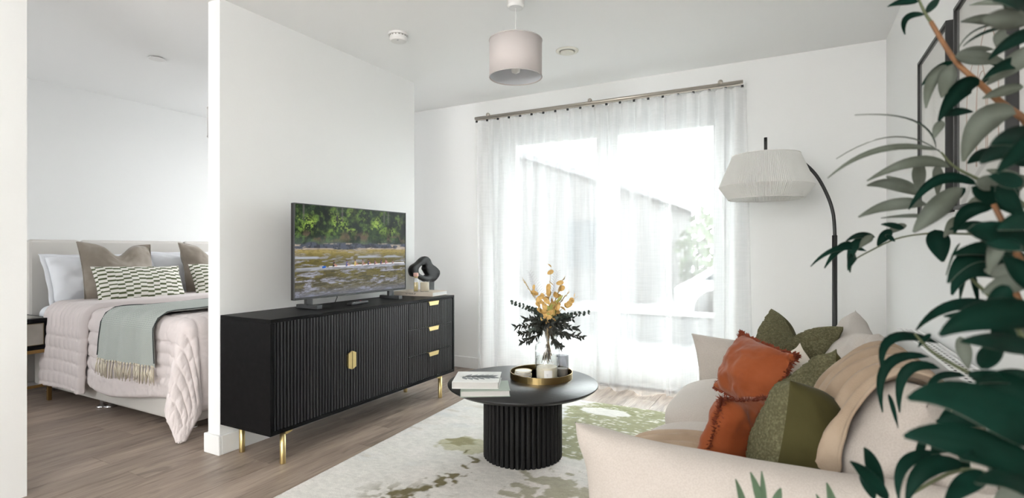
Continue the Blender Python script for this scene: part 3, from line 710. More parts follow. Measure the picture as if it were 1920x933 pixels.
# ------------------------------------------------------------------ coffee table
TCX, TCY, TTZ = -1.266, 2.475, .392
ct = root('coffee_table', 'round black coffee table with a fluted drum base on the rug', 'coffee table', (TCX, TCY, .012))
mk('table_top', G().lathe([(.0, TTZ-.030), (.330, TTZ-.030), (.372, TTZ-.022), (.392, TTZ-.008), (.393, TTZ-.003), (.391, TTZ), (.0, TTZ)], (TCX, TCY, 0), 96).g, M('black_oak_top', (.010, .010, .011), .30, spec=.55, bump=(9, .15, 7, (2.2, 16, 1))), ct, smooth=True)
mk('drum', G().lathe([(.188, .012), (.188, TTZ-.030)], (TCX, TCY, 0), 64).g, BLACKOAK, ct)
NF = 46
for i in range(NF):
    a = 2*PI*i/NF; c_, s_ = math.cos(a), math.sin(a)
    if i == 0:
        V = []; R0 = .203
        prof = [(-.0120, .186), (-.0118, .196), (-.009, .2035), (-.004, .2062), (.004, .2062), (.009, .2035), (.0118, .196), (.0120, .186)]
        fm = G().prism([(p[1], p[0]) for p in prof][::-1], 'z', .0125, TTZ-.0305)
        fo = mk('flute', ([(p[0], p[1], p[2]-.012) for p in fm.v], fm.f), BLACKOAK, ct, local=True)
    else:
        f2_ = fo.copy(); COL.objects.link(f2_); f2_.parent = ct; f2_.rotation_euler = (0, 0, a)
# tray and contents
tr_ = root('tray', 'round brass tray holding vase, candle and coasters on the coffee table', 'tray', (-1.222, 2.612, TTZ))
TRX, TRY = -1.222, 2.612
mk('tray_base', G().lathe([(.0, .0005), (.166, .0005), (.168, .004), (.0, .004)], (TRX, TRY, TTZ), 72).g, TRAYB, tr_, smooth=False)
mk('tray_rim', G().lathe([(.168, .0), (.1695, .0), (.1695, .034), (.167, .034), (.167, .004)], (TRX, TRY, TTZ), 72).g, TRAYB, tr_, smooth=False)
TZ = TTZ+.0045
for i in range(5):
    cx, cy = -1.285+.001*((i*7) % 3), 2.515+.0015*((i*5) % 3)
    lab = ['round white coaster at the bottom of the stack on the tray', 'round white coaster second from the bottom of the tray stack', 'round white coaster in the middle of the tray stack', 'round white coaster second from the top of the tray stack', 'round white coaster on top of the tray stack'][i]
    r_ = root('coaster', lab, 'coaster', (cx, cy, TZ+i*.0092), group='coasters stacked on the tray')
    mk('disc', G().lathe([(.0, 0), (.043, 0), (.0445, .0025), (.0445, .006), (.043, .0078), (.0, .0078)], (cx, cy, TZ+i*.0092), 36).g, M('white_coaster', (.80, .79, .78), .5) if i == 0 else bpy.data.materials['white_coaster'], r_, smooth=False)
    mk('rim_band', G().lathe([(.0448, .0072), (.0448, .009), (.043, .0091), (.043, .0072)], (cx, cy, TZ+i*.0092), 36, closed=True).g, bpy.data.materials['brushed_brass'], r_)
jc = root('jar_candle', 'large cream candle in a clear glass jar with a white label on the tray', 'candle', (-1.158, 2.545, TZ))
JX, JY = -1.158, 2.545
mk('jar', G().lathe([(.0, .0), (.056, .0), (.059, .004), (.059, .118), (.055, .125)], (JX, JY, TZ), 48, cap_top=False).g, CGLASS, jc, smooth=True)
mk('wax', G().cyl((JX, JY, TZ), .0535, .010, .074, 40).g, M('ivory_wax', (.83, .76, .62), .45), jc, smooth=False)
nla = 14; Pl = np.zeros((nla, 2, 3)); base_a = math.atan2(-JY, -JX)+.12
for i in range(nla):
    a = base_a - .36 + .72*i/(nla-1)
    for j, z in enumerate((.022, .064)): Pl[i, j] = (JX+.0596*math.cos(a), JY+.0596*math.sin(a), TZ+z)
mk('label', G().grid(Pl).g, M('paper_label', (.80, .79, .77), .7), jc, smooth=True)
lt = G()
for (z0, z1, w0, w1) in ((.042, .0445, .28, .52), (.037, .039, .34, .48), (.0325, .034, .37, .45)):
    for k in range(7):
        a = base_a - .36 + .72*(w0+(w1-w0)*(k+.1)/7); a2 = base_a - .36 + .72*(w0+(w1-w0)*(k+.8)/7); r_ = .0599
        lt.add([(JX+r_*math.cos(a), JY+r_*math.sin(a), TZ+z0), (JX+r_*math.cos(a2), JY+r_*math.sin(a2), TZ+z0), (JX+r_*math.cos(a2), JY+r_*math.sin(a2), TZ+z1), (JX+r_*math.cos(a), JY+r_*math.sin(a), TZ+z1)], [(0, 1, 2, 3)])
mk('label_print', lt.g, M('grey_print', (.45, .44, .42), .7), jc)
# vase: two tier clear cylinder
VX, VY = -1.225, 2.700
vs = root('vase', 'clear two tier glass vase of dried stems standing on the brass tray', 'vase', (VX, VY, TZ))
mk('glass_body', G().lathe([(.0, .0), (.066, .0), (.070, .005), (.070, .150), (.066, .160), (.056, .165), (.053, .172), (.053, .285), (.054, .287)], (VX, VY, TZ), 48, cap_top=False).g, CGLASS, vs, smooth=True)
tl = root('tealight_holder', 'small smoked glass holder behind the jar candle on the tray', 'candle holder', (-1.118, 2.662, TZ))
mk('smoked_cup', G().lathe([(.0, .0), (.031, .0), (.033, .004), (.033, .118)], (-1.118, 2.662, TZ), 32, cap_top=False).g, SMOKE, tl, smooth=True)
mk('wax', G().cyl((-1.118, 2.662, TZ), .029, .007, .045).g, bpy.data.materials['ivory_wax'], tl)
# books on the table
b1 = book('coffee_table_book', 'sage green hardback lying underneath the leaf print book on the coffee table', .235, .19, .030, (-1.340, 2.215, TTZ), math.radians(32+0), M('sage_cover', (.36, .42, .36), .6), PAGES)
b2 = book('coffee_table_book', 'white hardback with a grey leaf print lying on top of the sage green book', .225, .215, .033, (-1.395, 2.235, TTZ+.030), math.radians(26), M('white_cover', (.76, .76, .74), .5), PAGES)
# printed leaf on the cover: flat print as a thin inlay
gp = G()
def leafpoly(cx, cy, ang, L_, W_):
    pts = []
    for i in range(9): s = i/8; pts.append((L_*s, W_*math.sin(PI*s**.8)*.5))
    for i in range(7, 0, -1): s = i/8; pts.append((L_*s, -W_*math.sin(PI*s**.8)*.5))
    ca, sa = math.cos(ang), math.sin(ang); return [(cx+p[0]*ca-p[1]*sa, cy+p[0]*sa+p[1]*ca, .0332) for p in pts]
for i in range(13):
    s = -.072+.0115*i; sg = 1 if i % 2 else -1
    P_ = leafpoly(s, -.005+.008*math.sin(s*40), sg*(1.15-.05*i), .070-.002*abs(i-5), .024)
    gp.add(P_, [list(range(len(P_)))])
P_ = leafpoly(-.09, -.006, .05, .19, .02); gp.add(P_, [list(range(len(P_)))])
mk('leaf_print', gp.g, M('grey_leaf_print', (.20, .215, .225), .6), b2, local=True)

# ------------------------------------------------------------------ dried stems in the vase
rs = random.Random(11)
VB = Vector((VX, VY, TZ))
def bez(p0, p1, p2, n):
    return [p0*(1-t)**2 + p1*2*t*(1-t) + p2*t*t for t in [i/(n-1) for i in range(n)]]
def leaf_quad(g, p, d, up, L_, W_, mi=0, fold=.25, n=4):
    d = d.normalized(); s = d.cross(up)
    s = s.normalized() if s.length > 1e-4 else d.orthogonal().normalized(); nn = s.cross(d)
    V = []; 
    for i in range(n+1):
        t = i/n; w_ = W_/2*math.sin(PI*min(1, t**.75*.97+.03)); c_ = p + d*L_*t + nn*(-.18*L_*t*t)
        V += [c_ - s*w_ + nn*w_*fold, c_, c_ + s*w_ + nn*w_*fold]
    F_ = []
    for i in range(n):
        for j in range(2): F_.append((i*3+j, i*3+j+1, i*3+3+j+1, i*3+3+j))
    g.add(V, F_, mi)
def disc(g, p, nrm, r, ry, spin=0):
    a = nrm.orthogonal().normalized(); b__ = nrm.cross(a); ca, sa = math.cos(spin), math.sin(spin); a, b__ = a*ca+b__*sa, b__*ca-a*sa
    V = [p+nrm*.002]; 
    for i in range(10): th = 2*PI*i/10; V.append(p + a*r*math.cos(th) + b__*ry*math.sin(th) + nrm*.002*math.sin(2*th))
    g.add(V, [(0, 1+i, 1+(i+1) % 10) for i in range(10)])
STRAW = M('dried_straw', (.42, .29, .12), .8); HONEY = M('honesty_pod', (.72, .47, .17), .7, var=(60, (.58, .34, .10), I3, .4, .65))
YGRN = M('yellow_green_leaf', (.42, .42, .12), .7); DKGRN = M('eucalyptus_leaf', (.028, .045, .035), .6, var=(50, (.05, .07, .055), I3, .4, .7)); DKBR = M('dark_ruscus', (.022, .026, .020), .6); DKSTEM = M('dark_stem', (.07, .045, .025), .8)
GREYF = M('grey_fern', (.34, .31, .32), .8)
F2 = Vector((-.4733, .8809, 0)); R2 = Vector((.8809, .4733, 0))
def tip(dx, dz, dy=0): return VB + R2*dx + F2*dy + Vector((0, 0, dz))
def stem(name, label, cat, tx, tz, ty, smat, rad=.0016, bow=.25):
    p0 = VB + R2*(-tx*.13+rs.uniform(-.012, .012)) + F2*(-ty*.13+rs.uniform(-.012, .012)) + Vector((0, 0, .05+rs.random()*.05))
    neck = VB + R2*max(-.026, min(.026, tx*.16)) + F2*max(-.026, min(.026, ty*.16)) + Vector((0, 0, .285))
    p2 = tip(tx, tz, ty); p1 = neck*(1-bow)+Vector((neck.x, neck.y, p2.z))*bow
    r = root(name, label, cat, tuple(VB), group=None)
    pts = [p0.lerp(neck, i/3) for i in range(3)] + bez(neck, p1, p2, 9)
    mk('stem', G().tube(pts, [rad]*(len(pts)-3)+[rad*.8, rad*.6, rad*.4], 6).g, smat, r, smooth=True)
    return r, pts
# honesty: tx, tz list tips
HON = [(.02, .60, .00, 'tallest honesty stem with amber pods at the middle of the vase'), (-.09, .47, -.02, 'honesty stem with amber pods leaning left in the vase'), (.085, .50, .02, 'honesty stem with amber pods right of centre in the vase'), (.17, .43, .00, 'honesty stem with amber pods leaning far right in the vase'), (-.02, .46, -.05, 'honesty stem with amber pods at the front of the vase'), (.05, .40, -.06, 'short honesty stem with amber pods low at the vase front')]
for (tx, tz, ty, lab) in HON:
    r, pts = stem('honesty_stem', lab, 'dried flower', tx, tz, ty, STRAW); r['group'] = 'honesty stems in the vase'
    k = 0
    for q in range(11):
        s = 3.6 + (len(pts)-4.6)*(q/10); i = int(s); p = pts[i].lerp(pts[min(i+1, len(pts)-1)], s-i)
        off = Vector((rs.gauss(0, 1), rs.gauss(0, 1), rs.gauss(0, .6))).normalized()*rs.uniform(.008, .022)
        g = G(); nr = Vector((rs.gauss(0, .5), -1+rs.gauss(0, .5), rs.gauss(0, .4))).normalized()
        if p.z < VB.z+.27: continue
        disc(g, p+off, nr, rs.uniform(.017, .025), rs.uniform(.013, .018), rs.random()*3); mk('pod', g.g, HONEY, r)
        
EUC = [(-.20, .395, 0, 'eucalyptus sprig with dark round leaves reaching far left from the vase'), (.235, .335, .02, 'eucalyptus sprig with dark round leaves reaching far right from the vase'), (-.10, .25, -.07, 'eucalyptus sprig with dark leaves drooping over the left front of the vase'), (-.085, .36, .0, 'eucalyptus sprig with dark leaves upright at the left of the vase'), (.125, .33, -.03, 'eucalyptus sprig with dark leaves upright at the right of the vase')]
for (tx, tz, ty, lab) in EUC:
    r, pts = stem('eucalyptus_sprig', lab, 'foliage', tx, tz, ty, DKSTEM, .0018, .55 if tz > .28 else .9); r['group'] = 'eucalyptus sprigs in the vase'
    for q in range(15):
        s = 3.3+(len(pts)-4.3)*(q/14); i = int(s); p = pts[i].lerp(pts[min(i+1, len(pts)-1)], s-i); sz = 1-.5*q/14
        for sg in (-1, 1):
            g = G(); nr = Vector((rs.gauss(0, .8), -1, rs.gauss(0, .6))).normalized()
            disc(g, p + Vector((rs.gauss(0, .3), rs.gauss(0, .5), sg*1.0)).normalized()*.013*sz, nr, .015*sz+.002, .011*sz+.002, rs.random()*3); mk('leaf', g.g, DKGRN, r)
RUS = [(-.175, .265, -.02), (-.15, .225, -.05), (-.12, .30, .02), (-.06, .27, -.08), (.16, .25, .0), (.19, .205, -.02), (.10, .28, -.06), (.07, .16, -.07), (-.145, .175, -.01), (.12, .20, .04), (.02, .29, -.06), (.14, .30, .02), (-.03, .31, .05)]
RL = ['reaching left', 'low on the left', 'high on the left', 'left of centre at the front', 'reaching right', 'low on the far right', 'right of centre at the front', 'hanging down the right of the vase neck', 'drooping lowest at the left', 'behind on the right', 'at the middle front', 'high on the right', 'at the middle back']
for (tx, tz, ty), lb in zip(RUS, RL):
    r, pts = stem('ruscus_sprig', 'dark narrow leaved ruscus sprig ' + lb + ' in the vase', 'foliage', tx, tz, ty, DKSTEM, .0016, .8); r['group'] = 'dark ruscus sprigs in the vase'
    for q in range(22):
        s = 3.2+(len(pts)-4.2)*(q/21); i = int(s); j = min(i+1, len(pts)-1); p = pts[i].lerp(pts[j], s-i); T = (pts[j]-pts[max(0, i-1)]).normalized()
        g = G()
        for sg in (-1, 1):
            sd = T.cross(Vector((rs.gauss(0, .9), -1, rs.gauss(0, .9)))).normalized()*sg
            leaf_quad(g, p, T*rs.uniform(.5, 1.4)+sd+Vector((0, 0, rs.uniform(-.5, .2))), Vector((rs.gauss(0, .4), -1, .2+rs.gauss(0, .4))), rs.uniform(.024, .040), .0125)
        mk('leaf_pair', g.g, DKBR, r)
GRS = [(.095, .53, .03, 'dried wheat grass stem standing tallest at the right of the vase'), (.115, .45, -.01, 'dried wheat grass stem leaning right in the vase'), (-.135, .52, .0, 'dried wheat grass stem leaning left in the vase')]
for (tx, tz, ty, lab) in GRS:
    r, pts = stem('grass_stem', lab, 'dried flower', tx, tz, ty, STRAW, .0014, .3); r['group'] = 'dried grass stems in the vase'
    g = G(); a_, b2_ = pts[-4], pts[-1]
    for q in range(40):
        s = q/39; p = a_.lerp(b2_, s); T = (b2_-a_).normalized(); sd = Vector((rs.gauss(0, 1), rs.gauss(0, 1), rs.gauss(0, .4))).normalized()
        leaf_quad(g, p, T*1.5+sd*.5, sd.cross(T), .020, .0035, n=2)
    mk('seed_head', g.g, M('wheat_head', (.50, .36, .15), .8), r)
for (tx, tz, ty, lab) in [(-.10, .56, .04, 'pale grey feathery fern frond at the back left of the vase'), (.06, .56, .05, 'pale grey feathery fern frond at the back right of the vase')]:
    r, pts = stem('fern_frond', lab, 'foliage', tx, tz, ty, GREYF, .0009, .4); r['group'] = 'fern fronds in the vase'
    g = G()
    for q in range(16):
        s = 6+(len(pts)-7)*(q/15); i = int(s); j = min(i+1, len(pts)-1); p = pts[i].lerp(pts[j], s-i); T = (pts[j]-pts[i-1]).normalized()
        for sg in (-1, 1):
            e = p + (R2*sg*.8+T*.7).normalized()*.055*(1-.6*q/15); g.tube([p, (p+e)/2+Vector((0, 0, .004)), e], .0007, 4)
    mk('pinnae', g.g, GREYF, r)
for (tx, tz, ty, lab) in [(.055, .40, -.03, 'pale yellow green leafy stem at the middle of the vase'), (.02, .36, -.05, 'shorter yellow green leafy stem at the middle front of the vase')]:
    r, pts = stem('leafy_stem', lab, 'dried flower', tx, tz, ty, STRAW); r['group'] = 'yellow green stems in the vase'
    for q in range(9):
        s = 4+(len(pts)-5)*(q/8); i = int(s); j = min(i+1, len(pts)-1); p = pts[i].lerp(pts[j], s-i); T = (pts[j]-pts[i-1]).normalized()
        g = G(); leaf_quad(g, p, T+Vector((rs.gauss(0, .6), rs.gauss(0, .6), .3)), Vector((0, -1, .3)), .05, .022); mk('leaf', g.g, YGRN if q % 3 else HONEY, r)
# ------------------------------------------------------------------ sofa
LINEN = M('cream_sofa_linen', (.52, .468, .425), .92, bump=(420, .22, 3, I3), var=(260, (.47, .42, .375), I3, .40, .62), sheen=.1)
so = root('sofa', 'cream linen two seat sofa with soft pointed arms against the right wall', 'sofa', (-.08, 2.25, .012))
mk('base_frame', blob((-.06, 2.25, .165), (.72, 1.70, .20), 9, 14), LINEN, so, smooth=True)
mk('back_frame', blob((.325, 2.25, .36), (.12, 1.66, .58), 9, 14), LINEN, so, smooth=True)
for (lx, ly) in ((-.38, 1.50), (-.38, 3.0), (.26, 1.50), (.26, 3.0)):
    mk('leg', G().lathe([(.016, .012), (.022, .10)], (lx, ly, 0), 14).g, M('dark_wood_leg', (.05, .035, .025), .5), so)
def seat_puff(P):
    Q = P.copy(); top = np.clip(P[:, 2], 0, 1); c_ = (1-np.clip(np.abs(P[:, 0]), 0, 1)**2.2)*(1-np.clip(np.abs(P[:, 1]), 0, 1)**2.5)
    Q[:, 2] += top*.26*c_; Q[:, 0] -= .05*np.clip(-P[:, 0], 0, 1)*(1-P[:, 2]**2)
    Q[:, 2] -= .25*np.clip(-P[:, 0]-.45, 0, 1)*(P[:, 2] > 0)*P[:, 2]
    return Q
for (y0, y1) in ((1.47, 2.247), (2.253, 3.03)):
    mk('seat_cushion', blob((-.14, (y0+y1)/2, .335), (.74, y1-y0, .17), 4.2, 26, seat_puff, seed=int(y0*10), wr=.004), LINEN, so, smooth=True)
def place(geo, loc, rot=(0, 0, 0), scl=(1, 1, 1)):
    Mx = Matrix.Translation(loc) @ Euler(rot, 'XYZ').to_matrix().to_4x4()
    V = np.asarray(geo[0])*np.array(scl); R_ = np.array(Mx.to_3x3()); return (V @ R_.T + np.array(loc), geo[1], geo[2] if len(geo) > 2 else None)
# arms: pillow shapes in the XZ plane with pointed corners
ga, _ = pillow(.92, .54, .25, 44, pinch=.10, power=.42, wr=.008, seed=3)
mk('arm', place((ga[0], ga[1], None), (-.075, 1.375, .345), (math.radians(3), 0, 0)), LINEN, so, smooth=True)
ga, _ = pillow(.92, .54, .25, 44, pinch=.10, power=.42, wr=.008, seed=5)
mk('arm', place((ga[0], ga[1], None), (-.065, 3.125, .340), (math.radians(-3), 0, 0)), LINEN, so, smooth=True)
# back cushions in the YZ plane leaning back
for (yc, wd, sd) in ((2.64, .86, 8), (1.83, .84, 9)):
    gb, _ = pillow(wd, .52, .27, 46, pinch=.10, power=.40, wr=.014, seed=sd, chop=.03, chopw=.8)
    mk('back_cushion', place((gb[0], gb[1], None), (.205, yc, .545), (math.radians(-12), 0, math.radians(-90))), LINEN, so, smooth=True)
# ------------------------------------------------------------------ throw over the sofa
THR = M('tan_throw', (.34, .25, .175), .9, bump=(300, .2, 3, I3), var=(6, (.42, .325, .24), I3, .4, .65), sheen=.1)
from mathutils.bvhtree import BVHTree
bpy.context.view_layer.update()
bv_, bf_ = [], []
for o_ in so.children:
    if o_.name.split('.')[0] in ('seat_cushion', 'back_cushion', 'base_frame', 'back_frame'):
        n0 = len(bv_); M4 = o_.matrix_world; bv_ += [M4 @ v.co for v in o_.data.vertices]; bf_ += [[i + n0 for i in p.vertices] for p in o_.data.polygons]
TREE = BVHTree.FromPolygons(bv_, bf_)
NS, NW2 = 96, 84
# rays: over the back in a fan, then straight down on the seat, then the seat front
ctrl = [(0, 1.80, .58), (.25, 1.80, .56), (.42, 1.76, .46), (.55, 1.72, .40), (.70, 1.76, .32), (1, 1.83, .25)]
Pt = np.zeros((NS, NW2, 3)); wv_ = np.linspace(-1, 1, NW2)
for i in range(NS):
    s = i/(NS-1); yc = np.interp(s, [c[0] for c in ctrl], [c[1] for c in ctrl]); ww = np.interp(s, [c[0] for c in ctrl], [c[2] for c in ctrl])
    for j in range(NW2):
        y_ = yc + wv_[j]*ww/2 + .012*math.sin(s*12)
        if s < .55:
            an = math.radians(-12 + (205)*(s/.55)); dv = Vector((math.cos(an), 0, math.sin(an))); org_ = Vector((.235, y_, .56)) + dv*.9; hit = TREE.ray_cast(org_, -dv)
        elif s < .88:
            xx = .045 - (.47)*((s-.55)/.33); hit = TREE.ray_cast(Vector((xx, y_, 1.2)), Vector((0, 0, -1)))
        else:
            an = math.radians(100 + 85*((s-.88)/.12)); dv = Vector((math.cos(an), 0, math.sin(an))); hit = TREE.ray_cast(Vector((-.36, y_, .30)) + dv*.6, -dv)
        Pt[i, j] = tuple(hit[0]) if hit[0] is not None else (Pt[i-1, j] if i else (.3, y_, .5))
for it in range(5):
    Pt[1:-1] = (Pt[:-2]+2*Pt[1:-1]+Pt[2:])/4; Pt[:, 1:-1] = (Pt[:, :-2]+2*Pt[:, 1:-1]+Pt[:, 2:])/4
du = np.gradient(Pt, axis=0); dv2 = np.gradient(Pt, axis=1); nr_ = np.cross(du, dv2); nr_ /= np.maximum(np.linalg.norm(nr_, axis=2), 1e-9)[..., None]
if nr_[30, 40, 2] < 0: nr_ = -nr_
ss = np.linspace(0, 1, NS)[:, None]; wg = wv_[None, :]
fo_ = .012*np.sin(wg*14+2.4*np.sin(ss*5)) + .009*np.sin(wg*25+ss*7+1) + .006*np.sin(wg*41+ss*11)
fo_ = np.maximum(fo_, -.010)*np.where(ss < .62, 1.25, .6) + .020
Pt = Pt + nr_*fo_[..., None]
th = mk('throw_blanket', G().grid(Pt).g, THR, smooth=True, org=(-.05, 1.85, .48), solid=.006)
tag(th, 'tan throw blanket draped in folds over the sofa back and seat', 'blanket')
# ------------------------------------------------------------------ sofa cushions
OLIVE = M('olive_velvet', (.050, .043, .013), .85, spec=.2, bump=(300, .1, 3, I3), var=(4, (.066, .058, .020), I3, .4, .65), sheen=.05)
BOUC = M('olive_boucle', (.120, .112, .060), .95, spec=.1, bump=(160, .9, 4, I3), var=(140, (.215, .20, .115), I3, .44, .70))
RUST = M('rust_velvet', (.235, .052, .014), .8, spec=.2, bump=(40, .15, 3, I3), var=(5, (.32, .085, .028), I3, .4, .65), sheen=.12)
RUSTF = M('rust_fringe', (.20, .036, .012), .95)
CREAMC = M('cream_cushion', (.70, .65, .57), .9, bump=(200, .2, 3, I3))
def cushion(name, label, geo, loc, rot, mats, group='scatter cushions on the sofa'):
    r = root(name, label, 'cushion', loc, rot, group)
    fr = [i for i, m in enumerate(geo[2]) if m == 0]; bk_ = [i for i, m in enumerate(geo[2]) if m == 1]
    def sub(ids):
        used = sorted(set(k for i in ids for k in geo[1][i])); mp = {k: q for q, k in enumerate(used)}
        return (np.asarray(geo[0])[used], [[mp[k] for k in geo[1][i]] for i in ids])
    mk('front_panel', sub(fr), mats[0], r, local=True, smooth=True); mk('back_panel', sub(bk_), mats[1], r, local=True, smooth=True)
    return r
def fringe(r, border, mat, L_=.022, seed=0, dens=2):
    rr = random.Random(seed); g = G(); n = len(border)
    for i in range(n):
        p = Vector(border[i]); q = Vector(border[(i+1) % n])
        for k in range(dens*3):
            b0 = p.lerp(q, rr.random()); out = Vector((b0.x, 0, b0.z)).normalized()
            d = (out + Vector((rr.gauss(0, .45), rr.gauss(0, .7), rr.gauss(0, .45)))).normalized()*L_*rr.uniform(.5, 1.1)
            s = d.orthogonal().normalized()*.0022; b0 = b0 - out*.006
            g.add([b0-s, b0+s, b0+d*.6+s*1.4, b0+d, b0+d*.6-s*1.4], [(0, 1, 2, 3, 4)])
    mk('fringe', g.g, mat, r, local=True, kind='stuff')
D = math.radians
# local front is -Y, width X, height Z
gq, bq = pillow(.43, .42, .24, 150, seed=11, wr=.010, boucle=.012, bn=75, chop=.085, chopw=.42, pinch=.09)
cushion('boucle_cushion', 'olive boucle cushion at the far end of the sofa, behind the rust lumbar cushion', gq, (-.02, 2.77, .575), (D(-17), D(4), D(-48)), (BOUC, OLIVE))
gq, bq = pillow(.40, .27, .16, 60, seed=12, wr=.012, pinch=.07)
c_ = cushion('rust_cushion', 'rust velvet lumbar cushion with fringed edge lying farther back on the seat', gq, (-.155, 2.36, .585), (D(-25), D(3), D(-57)), (RUST, RUST)); fringe(c_, bq, RUSTF, .022, 1)
gq, bq = pillow(.36, .36, .15, 50, seed=13, wr=.010, pinch=.08)
cushion('cream_cushion', 'cream cushion with only its corner showing between rust and olive cushions', gq, (-.005, 2.43, .455), (D(-14), D(38), D(-60)), (CREAMC, CREAMC))
gq, bq = pillow(.42, .38, .24, 150, seed=14, wr=.010, boucle=.012, bn=75, pinch=.09, chop=.02)
cushion('boucle_cushion', 'olive cushion with boucle front, the middle one of three, its peak rising over the nearest', gq, (.045, 2.13, .50), (D(-10), D(-26), D(-66)), (BOUC, OLIVE))
gq, bq = pillow(.52, .40, .31, 150, seed=15, wr=.012, boucle=.012, bn=75, pinch=.08, chop=.03)
cushion('boucle_cushion', 'olive cushion with boucle front and smooth velvet back, nearest on the sofa', gq, (.080, 1.745, .510), (D(-6), D(-10), D(-120)), (BOUC, OLIVE))
gq, bq = pillow(.32, .32, .16, 60, seed=16, wr=.012, pinch=.07)
c_ = cushion('rust_cushion', 'rust velvet cushion with fringed edge leaning in front of the nearest olive cushion', gq, (-.165, 1.79, .475), (D(-12), D(-8), D(-114)), (RUST, RUST)); fringe(c_, bq, RUSTF, .022, 2)

# ------------------------------------------------------------------ floor lamp
LX, LY = .20, 3.60
fl = root('floor_lamp', 'black arched floor lamp with white pleated shade in the corner behind the sofa', 'floor lamp', (LX, LY, 0))
mk('base', G().lathe([(.0, .0), (.15, .0), (.152, .006), (.15, .022), (.02, .026), (.0, .026)], (LX, LY, 0), 40).g, BLACKMETAL, fl, smooth=False)
mk('pole', G().tube([(LX, LY, .02), (LX, LY, 1.17)], .0135, 16).g, BLACKMETAL, fl, smooth=True)
SHX, SHY = -.163, 3.60
arc = [Vector((LX, LY, 1.15)), Vector((LX, LY, 1.20)), Vector((LX-.008, LY, 1.30)), Vector((LX-.035, LY, 1.40)), Vector((LX-.09, LY, 1.52)), Vector((LX-.16, LY, 1.605)), Vector((LX-.23, LY, 1.65)), Vector((SHX+.03, LY, 1.678)), Vector((SHX, LY, 1.687))]
arc2 = []
for i in range(len(arc)-1):
    p0, p1, p2, p3 = arc[max(0, i-1)], arc[i], arc[i+1], arc[min(len(arc)-1, i+2)]
    for k in range(6):
        f = k/6; arc2.append(.5*((2*p1)+(-p0+p2)*f+(2*p0-5*p1+4*p2-p3)*f*f+(-p0+3*p1-3*p2+p3)*f**3))
arc2.append(arc[-1])
mk('arched_arm', G().tube(arc2, .0095, 12).g, BLACKMETAL, fl, smooth=True)
mk('upright_pin', G().tube([(SHX, SHY, 1.66), (SHX, SHY, 1.775)], .0095, 12).g, BLACKMETAL, fl, smooth=True)
shade = fabric_translucent('pleated_shade', (.80, .79, .76), .30, bump=None)
npl = 300
V = []; prof = [(.190, 1.665), (.268, 1.475), (.215, 1.398)]
g = G(); rows_ = []
for seg in range(2):
    for t_ in ([0, .33, .66] if seg == 0 else [0, .33, .66, 1]):
        r0, z0 = prof[seg]; r1, z1 = prof[seg+1]; rows_.append((r0+(r1-r0)*t_, z0+(z1-z0)*t_))
PS = np.zeros((npl, len(rows_), 3))
for i in range(npl):
    a_ = 2*PI*i/npl
    for j, (r0, z0) in enumerate(rows_):
        rr_ = r0*(1+.008*(1 if i % 2 else -1)); PS[i, j] = (SHX+rr_*math.cos(a_), SHY+rr_*math.sin(a_), z0)
mk('lamp_shade', G().grid(PS, wrap_u=True).g, shade, fl)
g = G()
TAPE = M('shade_tape', (.74, .73, .70), .8)
for (r0, z0) in (prof[0], prof[2]): mk('shade_rim', G().tube([(SHX+r0*math.cos(2*PI*i/64), SHY+r0*math.sin(2*PI*i/64), z0) for i in range(65)], .0035, 6).g, TAPE, fl, smooth=True)
g = G()
for k in range(3): a_ = 2*PI*k/3; g.tube([(SHX, SHY, 1.665), (SHX+.19*math.cos(a_), SHY+.19*math.sin(a_), 1.665)], .002, 6)
g.tube([(SHX, SHY, 1.66), (SHX, SHY, 1.56)], .018, 12); mk('shade_carrier', g.g, BLACKMETAL, fl)
mk('bulb', G().lathe([(.0, 1.455), (.018, 1.462), (.029, 1.485), (.028, 1.505), (.015, 1.535), (.013, 1.56)], (SHX, SHY, 0), 20).g, M('bulb_glass', (.85, .85, .83), .3), fl, smooth=True)
